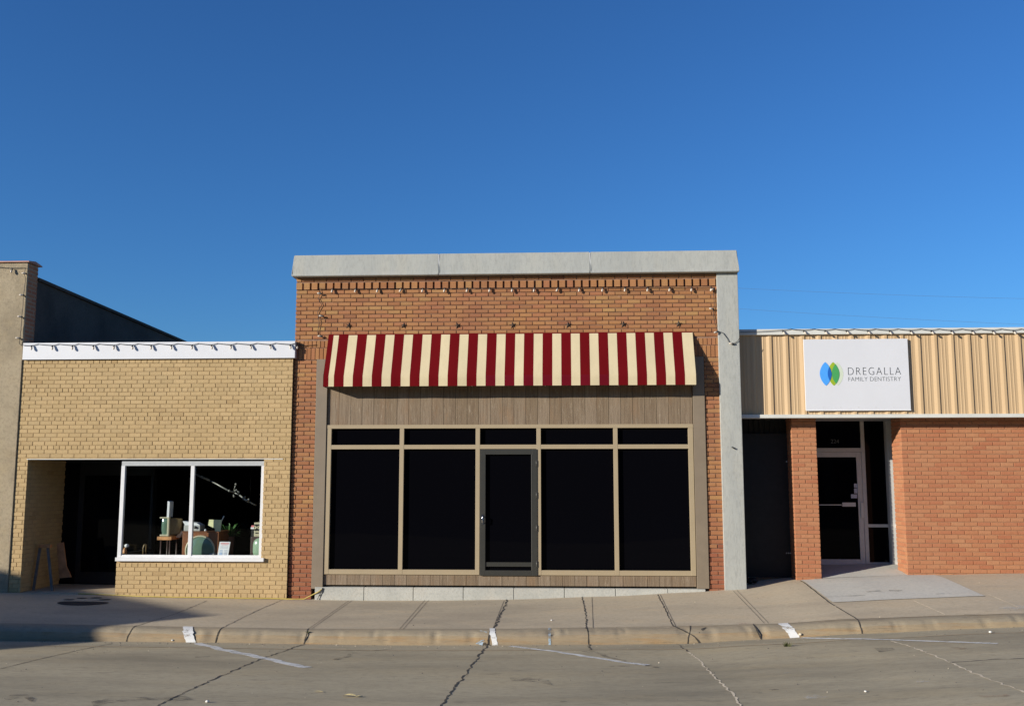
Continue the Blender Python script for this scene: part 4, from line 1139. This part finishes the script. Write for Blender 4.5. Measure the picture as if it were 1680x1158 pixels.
# ================================================================== DENTAL OFFICE
DB, DF = .46, .225                                                   # brick plane, fascia plane
den = thing('dental_office', 'low red brick office with tan ribbed metal band along its top', 'office', (5, 0, 0))
FZ1, FZ0 = PZ(1450, 547.5, DF), PZ(1450, 679.5, DF)
fxa, fxb = XPR + .004, PX(1760, 600, DF)
ZS = FZ0 - .03                                                      # soffit level
b = MB(); x = PX(1258, 600, DF); pitch = PX(1538, 600, DF) - PX(1510.6, 600, DF)
x -= 2 * pitch
pl = [(fxa, DF)]
while x < fxb:
    for dx, y in ((0, DF), (.046, DF - .017), (.084, DF - .017), (.097, DF)):
        pl.append((x + dx, y))
    for q in (.155, .205):
        for dx, y in ((q - .006, DF), (q, DF - .003), (q + .012, DF - .003), (q + .018, DF)): pl.append((x + dx, y))
    x += pitch
pl = [p for p in pl if fxa <= p[0] <= fxb]
if pl[0][0] > fxa: pl.insert(0, (fxa, DF))
for (xa, ya), (xb, yb) in zip(pl, pl[1:]):
    b.face([(xa, ya, FZ0), (xb, yb, FZ0), (xb, yb, FZ1), (xa, ya, FZ1)])
b.box(fxa, fxb, DF + .01, DF + .08, FZ0, FZ1)
b.build('fascia_panel', 'fascia', den, recalc=False)
boxpart('cap_flashing', 'offwhite', den, fxa, fxb, DF - .055, DF + .35, PZ(1450, 547.8, DF - .05), PZ(1450, 538.5, DF - .05), bev=.006)
boxpart('bottom_trim', 'offwhite', den, fxa, fxb, DF - .05, DF + .06, PZ(1450, 685, DF - .05), PZ(1450, 679.2, DF - .05), bev=.004)
RB = 1.55                                                           # back of the entry recess
boxpart('soffit', 'soffit', den, fxa, fxb, DF + .08, RB + .3, ZS, ZS + .03)
b = MB(); b.box(fxa, fxb, DF + .36, 14, FZ1 - .3, FZ1 - .1); b.build('roof', 'roof', den)
ca, cb = PX(1303, 830, DB), PX(1343.5, 830, DB)
b = MB(); kd = dict(ch=.0665, bl=.2045, gap=.0105, rec=.009, jit=.0015, zref=.013)
bricks(b, (0, DB, 0), (1,0,0), (0,-1,0), ca, cb, -.1, ZS, thick=.2, off=ca + .1, **kd)
bricks(b, (ca, DB, 0), (0,1,0), (-1,0,0), .01, .4, -.1, ZS, thick=.15, off=.1, **kd); bricks(b, (cb, DB, 0), (0,1,0), (1,0,0), .01, .4, -.1, ZS, thick=.15, off=.1, **kd)
b.build('brick_column', ['clay_brick', 'clay_mortar'], den)
wa = PX(1484, 830, DB)
b = MB(); bricks(b, (0, DB, 0), (1,0,0), (0,-1,0), wa, fxb, -.1, ZS, thick=.3, off=wa, **kd)
bricks(b, (wa, DB, 0), (0,1,0), (-1,0,0), .01, .48, -.1, ZS, thick=.25, off=.1, **kd)
b.build('wall', ['clay_brick', 'clay_mortar'], den)
# recess glazing
kx = PX(1461.5, 850, RB)                                            # corner post
def zb(u, v): return PZ(u, v, RB)
z_th = gz(5.2, RB)
d0, d1 = PX(1322, 850, RB), PX(1417, 850, RB)
zd1, zd0 = zb(1400, 741), zb(1400, 926)
b = MB()
b.box(d1, d1 + .062, RB - .03, RB + .06, z_th - .05, ZS, 0, bev=.004)
b.box(d0 - .065, d0, RB - .03, RB + .06, z_th - .05, ZS, 0, bev=.004)
b.box(d0, d1, RB - .025, RB + .05, zd1, zd1 + .065, 0, bev=.003)
b.box(kx - .05, kx + .05, RB - .14, RB + .04, z_th - .05, ZS, 0, bev=.006)
b.box(d1 + .062, kx - .05, RB - .025, RB + .05, zb(1440, 864.5), zb(1440, 859.5), 0, bev=.003)
b.box(d1 + .062, kx - .05, RB - .025, RB + .05, z_th - .05, zb(1440, 922), 0, bev=.003)
b.box(kx + .03, kx + .07, DB + .5, RB - .06, zb(1440, 864.5), zb(1440, 859.5), 0); b.box(kx + .03, kx + .07, DB + .5, RB - .06, z_th - .05, zb(1440, 922), 0)
b.box(kx + .055, kx + .10, RB - .16, RB - .10, z_th, ZS, 0)
b.build('entry_frame', 'alu', den)
dr2 = MB(); w = .085
dr2.box(d0 + .004, d0 + w, RB - .02, RB + .03, zd0, zd1 - .004, 0, bev=.003); dr2.box(d1 - w, d1 - .004, RB - .02, RB + .03, zd0, zd1 - .004, 0, bev=.003)
dr2.box(d0 + w, d1 - w, RB - .018, RB + .03, zd1 - .09, zd1 - .004, 0, bev=.003); dr2.box(d0 + w, d1 - w, RB - .018, RB + .03, zd0, zb(1390, 917), 0, bev=.003)
dr2 = dr2.build('door', 'alu', den)
boxpart('door_pane', 'glass_dark', dr2, d0 + w - .01, d1 - w + .01, RB + .002, RB + .01, zd0 + .05, zd1 - .05)
boxpart('push_bar', 'alu', dr2, d0 + w, PX(1380, 828, RB), RB - .035, RB - .022, zb(1380, 828.6), zb(1380, 827.2)); boxpart('push_plate', 'alu', dr2, PX(1381, 828, RB), PX(1403, 828, RB), RB - .04, RB - .02, zb(1390, 830.5), zb(1390, 824))
boxpart('handle', 'offwhite', dr2, PX(1411, 830, RB), PX(1415.5, 830, RB), RB - .05, RB - .022, zb(1412, 849), zb(1412, 824))
for i, (v0, v1, u0, u1, m) in enumerate(((793, 800, 1401, 1406.5, 'print_grey'), (801, 809, 1401, 1406.5, 'print_grey'), (810.5, 817, 1396, 1406, 'print_grey'))):
    boxpart('sticker', m, dr2, PX(u0, v0, RB), PX(u1, v0, RB), RB - .003, RB - .0005, zb(1400, v1), zb(1400, v0))
boxpart('sidelight_pane', 'glass_dark', den, d1 + .05, kx - .04, RB + .002, RB + .01, zb(1440, 860), ZS); boxpart('sidelight_pane', 'glass_dark', den, d1 + .05, kx - .04, RB + .002, RB + .01, z_th, zb(1440, 862))
boxpart('transom_pane', 'glass_dark', den, d0, d1 + .01, RB + .002, RB + .01, zd1 + .05, ZS)
boxpart('side_pane', 'glass_dark', den, kx + .045, kx + .053, DB + .48, RB - .06, z_th, ZS)
boxpart('notice', 'paper', den, kx + .062, kx + .11, RB - .18, RB - .17, zb(1466, 797.5), zb(1466, 781))
b = MB(); b.box(cb - .3, fxb, RB + .3, RB + .4, -.1, ZS); b.box(wa + .9, wa + 1., DB + .5, RB + .3, -.1, ZS); b.box(d0 - .5, d0 - .06, RB, RB + .1, -.1, ZS)
b.build('room', 'interior', den)
# house number
def text_mesh(s, name, mat, parent, x0, x1, z0, z1, y, ext=.0015, off=0., space=1.):
    cu = bpy.data.curves.new(name, 'FONT'); cu.body = s; cu.extrude = .5; cu.offset = off; cu.space_character = space; cu.resolution_u = 4
    o = bpy.data.objects.new(name, cu); COL.objects.link(o)
    bpy.context.view_layer.update()
    me = bpy.data.meshes.new_from_object(o.evaluated_get(bpy.context.evaluated_depsgraph_get()))
    bpy.data.objects.remove(o)
    xs_ = [v.co.x for v in me.vertices]; ys_ = [v.co.y for v in me.vertices]
    sx_ = (x1 - x0) / (max(xs_) - min(xs_)); sz_ = (z1 - z0) / (max(ys_) - min(ys_)); mx_, my_ = min(xs_), min(ys_)
    for v in me.vertices:
        v.co = Vector((x0 + (v.co.x - mx_) * sx_, y + (-ext if v.co.z > 0 else 0), z0 + (v.co.y - my_) * sz_))
    me.materials.clear(); me.materials.append(M[mat])
    ob = bpy.data.objects.new(name, me); COL.objects.link(ob); attach(ob, parent); return ob
text_mesh('224', 'house_number', 'ink2', den, PX(1363, 727, RB), PX(1376.5, 727, RB), zb(1370, 727), zb(1370, 720.5), RB - .001)
# gate
gyy = .82
gt = thing('gate', 'black gate filling the gap between the concrete pilaster and the brick column', 'gate', (PX(1260, 950, gyy), gyy, z_base(3.4)))
boxpart('leaf', 'gate', gt, XPR + .03, PX(1303, 830, gyy) , gyy, gyy + .05, z_base(3.4) + .03, PZ(1260, 711, gyy))
for v in (757, 907):
    b = MB(); z = PZ(1296, v, DB + .36)
    for u in (1290.5, 1294, 1297.5): b.lathe([(.0, .006), (.011, .004), (.011, 0)], (PX(u, v, gyy), gyy - .001, PZ(u, v, gyy)), (0,-1,0), 8)
    b.build('hinge', 'alu', gt)
b = MB(); x = XPR + .02
while x < ca + .3: b.box(x, x + .05, gyy + .055, gyy + .085, PZ(1260, 716, gyy), ZS + .01); b.box(x + .05, x + .085, gyy + .075, gyy + .085, PZ(1260, 716, gyy), ZS + .01); x += .085
b.build('corrugated_panel', 'gate', den)
b = MB(); q = Vector((PX(1231, 955, .5), .5, z_base(3.1)))
for i in range(9):
    a = Vector((random.uniform(-.07, .07), random.uniform(-.1, .1), 0)); r = random.uniform(.03, .06)
    b.lathe([(r * math.sin(t) + 1e-4, r * .8 - r * .8 * math.cos(t)) for t in fr(0, math.pi, 5)], q + a, n=7)
tag(b.build('debris', 'gate'), 'dark heap of debris in the shaded corner by the black gate', 'debris')
# string on the cap
us = [1284,1318,1353,1388,1423,1459,1493,1527,1560,1594,1628,1662,1696]
bl = []; wp = [pz(1213, 545, DF - .08)]
for u in us:
    wp.append(pz(u, 541.5, DF - .075)); wp.append(pz(u + 15 + random.uniform(-3, 3), 539.5, DF - .07)); bl.append((pz(u, 542.5, DF - .08), (.42 + random.uniform(-.15, .15), -.35, -.8)))
light_string('string of white bulbs along the top edge of the tan ribbed metal band', [chain(wp, .004)], bl)

# ------------------------------------------------------------------ sign
SGY = DF - .046
sx0, sx1 = PX(1320.3, 615, SGY), PX(1491.7, 615, SGY); sz1, sz0 = PZ(1405, 556.2, SGY), PZ(1405, 672.2, SGY)
sgn = thing('sign', 'white dental office sign with overlapping blue and green ovals', 'sign', ((sx0+sx1)/2, SGY, sz0))
boxpart('board', 'sign', sgn, sx0, sx1, SGY, SGY + .03, sz0, sz1, bev=.002)
boxpart('edge_trim', 'white_frame', sgn, sx0 - .002, sx1 + .002, SGY - .004, SGY + .008, sz0 - .012, sz0 + .003)
def sp(u, v): return Vector((PX(u, v, SGY), PZ(u, v, SGY)))
def lens(u0, u1, v0, v1, n=20):
    c = sp((u0+u1)/2, (v0+v1)/2); hw__ = (sp(u1, v0).x - sp(u0, v0).x) / 2; hh__ = (sp(u0, v0).y - sp(u0, v1).y) / 2
    R_ = []
    for i in range(n): t = -1 + 2*i/n; R_.append((c.x + hw__ * (1 - abs(t)**1.9)**.85, c.y + hh__ * t))
    for i in range(n): t = 1 - 2*i/n; R_.append((c.x - hw__ * (1 - abs(t)**1.9)**.85, c.y + hh__ * t))
    return R_
def inter(pa, pb):                         # convex clip
    out = pa[:]
    for i in range(len(pb)):
        a, c = Vector(pb[i]), Vector(pb[(i+1) % len(pb)])
        if (c - a).length < 1e-7: continue
        inp, out = out, []
        for j in range(len(inp)):
            p, q = Vector(inp[j]), Vector(inp[(j+1) % len(inp)])
            sp_ = (c-a).x * (p-a).y - (c-a).y * (p-a).x; sq_ = (c-a).x * (q-a).y - (c-a).y * (q-a).x
            if sp_ >= 0: out.append(tuple(p))
            if (sp_ >= 0) != (sq_ >= 0):
                t = sp_ / (sp_ - sq_); out.append(tuple(p.lerp(q, t)))
    return out
def flat(name, mat, poly, lay):
    b = MB(); b.face([(x, SGY - .0015 * lay, z) for x, z in poly]); o = b.build(name, mat, sgn)
    return o
L1, L2, L3 = lens(1344.8, 1364, 593.8, 632.6), lens(1357.8, 1377, 593.8, 632.6), lens(1364.5, 1383.5, 594, 632.4)
flat('oval', 'logo_pale', L3, 1)['label'] = 'pale green oval at the right'
flat('oval', 'logo_lime', L2, 2)['label'] = 'lime oval in the middle'
flat('oval', 'logo_blue', L1, 3)['label'] = 'blue oval at the left'
flat('oval', 'logo_green', inter(L2, L3), 4)['label'] = 'green overlap'
flat('oval', 'logo_navy', inter(L1, L2), 5)['label'] = 'dark blue overlap'
a, c = sp(1391.5, 615), sp(1477.5, 602.3)
text_mesh('DREGALLA', 'lettering', 'ink', sgn, a.x, c.x, a.y, c.y, SGY - .001, off=-.022, space=1.22)
a, c = sp(1392, 625.2), sp(1477.5, 618)
text_mesh('FAMILY DENTISTRY', 'lettering', 'ink2', sgn, a.x, c.x, a.y, c.y, SGY - .001, off=-.018, space=1.05)
b = MB()
for u in fr(1350, 1466, 4): q = sp(u, 668); b.lathe([(0, .003), (.006, .002), (.006, 0)], (q.x, SGY, q.y), (0,-1,0), 8)
b.build('screw', 'alu', sgn)

# ------------------------------------------------------------------ overhead wires behind
yw = 30
for (u0, v0, u1, v1, lab) in ((1120, 468, 1900, 494, 'upper of two thin overhead wires in the sky at the right'), (1120, 500, 1900, 540, 'lower of two thin overhead wires in the sky at the right')):
    b = MB(); b.tube(sag(P(u0, v0, yw), P(u1, v1, yw), 14, .12), .0042, 5); tag(b.build('overhead_wire', 'sky_wire'), lab, 'wire', 'overhead wires behind the dental office')
pp = thing('utility_pole', 'wooden utility pole standing behind the tall brick building', 'pole', (PX(1118, 800, yw), yw + .2, 0))
b = MB(); px_ = PX(1118, 480, yw); b.tube([(px_, yw + .2, -.6), (px_, yw + .2, PZ(1118, 462, yw))], .14, 10, r1=.10); b.build('post', 'greywood', pp)
boxpart('crossarm', 'greywood', pp, px_ - .06, px_ + .06, yw - .4, yw + .9, PZ(1118, 470, yw) - .06, PZ(1118, 470, yw) + .06)

# ================================================================== sun direction
SAZ = R(56.8); SEL = R(15.8)
sdir = Vector((math.sin(SAZ) * math.cos(SEL), math.cos(SAZ) * math.cos(SEL), -math.sin(SEL)))   # light travel
# across the street: the corner building whose shadow reaches the left sidewalk
h = Vector((sdir.x, sdir.y, 0)).normalized(); sd = Vector((.72, -.69, 0)); hb = Vector((.69, .72, 0))
tip = G(310, 1012) + h * .34; u1_ = G(184, 972)
T = 19.
cz_ = tip.z + T * math.tan(SEL); c0 = tip - h * T; c0.z = 0
cb_ = thing('corner_block', 'plain brick corner block across the street behind the camera', 'building', (c0.x, c0.y, 0))
b = MB()
w_, d_ = 11., 9.
pts = [c0, c0 - sd * w_, c0 - sd * w_ - hb * d_, c0 - hb * d_]
b.prism([(p.x, p.y) for p in pts], 'z', -.6, cz_)
b.build('wall', 'red_mortar', cb_)
# row across the street (keeps the windows' reflections dark)
for i, (xa, xb, hh, m, lab) in enumerate(((-24, -9, 8.2, 'tar_wall', 'grey plastered row shop across the street, left of three'), (-8.9, 7, 8.8, 'red_mortar', 'brown brick row shop across the street, middle of three'), (7.1, 26, 7.9, 'stucco', 'tan stucco row shop across the street, right of three'))):
    t = thing('row_shop', lab, 'building', ((xa+xb)/2, -28, 0), 'shops across the street')
    b = MB(); b.box(xa, xb, -38, -28, -.6, hh, 0); b.build('wall', m, t)
    b = MB(); b.box(xa - .05, xb + .05, -38.1, -27.9, hh + .004, hh + .25, 0); b.build('coping', 'stone', t)
    for k in range(4):
        wa_ = xa + 1 + k * (xb - xa - 2) / 4
        boxpart('window', 'glass_dark', t, wa_, wa_ + (xb - xa - 2) / 4 - .5, -28.02, -27.9, .9, 3.0)

# ------------------------------------------------------------------ light
w = bpy.data.worlds.new("World"); sc.world = w; w.use_nodes = True
nt = w.node_tree; bg = nt.nodes["Background"]; sky = nt.nodes.new("ShaderNodeTexSky")
sky.sky_type = 'NISHITA'; sky.sun_disc = False
sky.sun_elevation = SEL; sky.sun_rotation = math.atan2(-sdir.x, -sdir.y)
sky.altitude = 800; sky.air_density = 1.3; sky.dust_density = .3; sky.ozone_density = 9.0
gm = nt.nodes.new("ShaderNodeGamma"); gm.inputs[1].default_value = 1.12
nt.links.new(sky.outputs[0], gm.inputs[0]); nt.links.new(gm.outputs[0], bg.inputs[0]); bg.inputs[1].default_value = .088
sl = bpy.data.lights.new('sun', 'SUN'); sl.energy = 5; sl.angle = R(.4); sl.color = (1, .945, .85)
so = bpy.data.objects.new('sun', sl); COL.objects.link(so); so.location = (-20, -30, 20)
so.rotation_euler = sdir.to_track_quat('-Z', 'Y').to_euler()
vs = sc.view_settings; vs.view_transform = 'Standard'; vs.look = 'None'; vs.gamma = 1; vs.exposure = .40
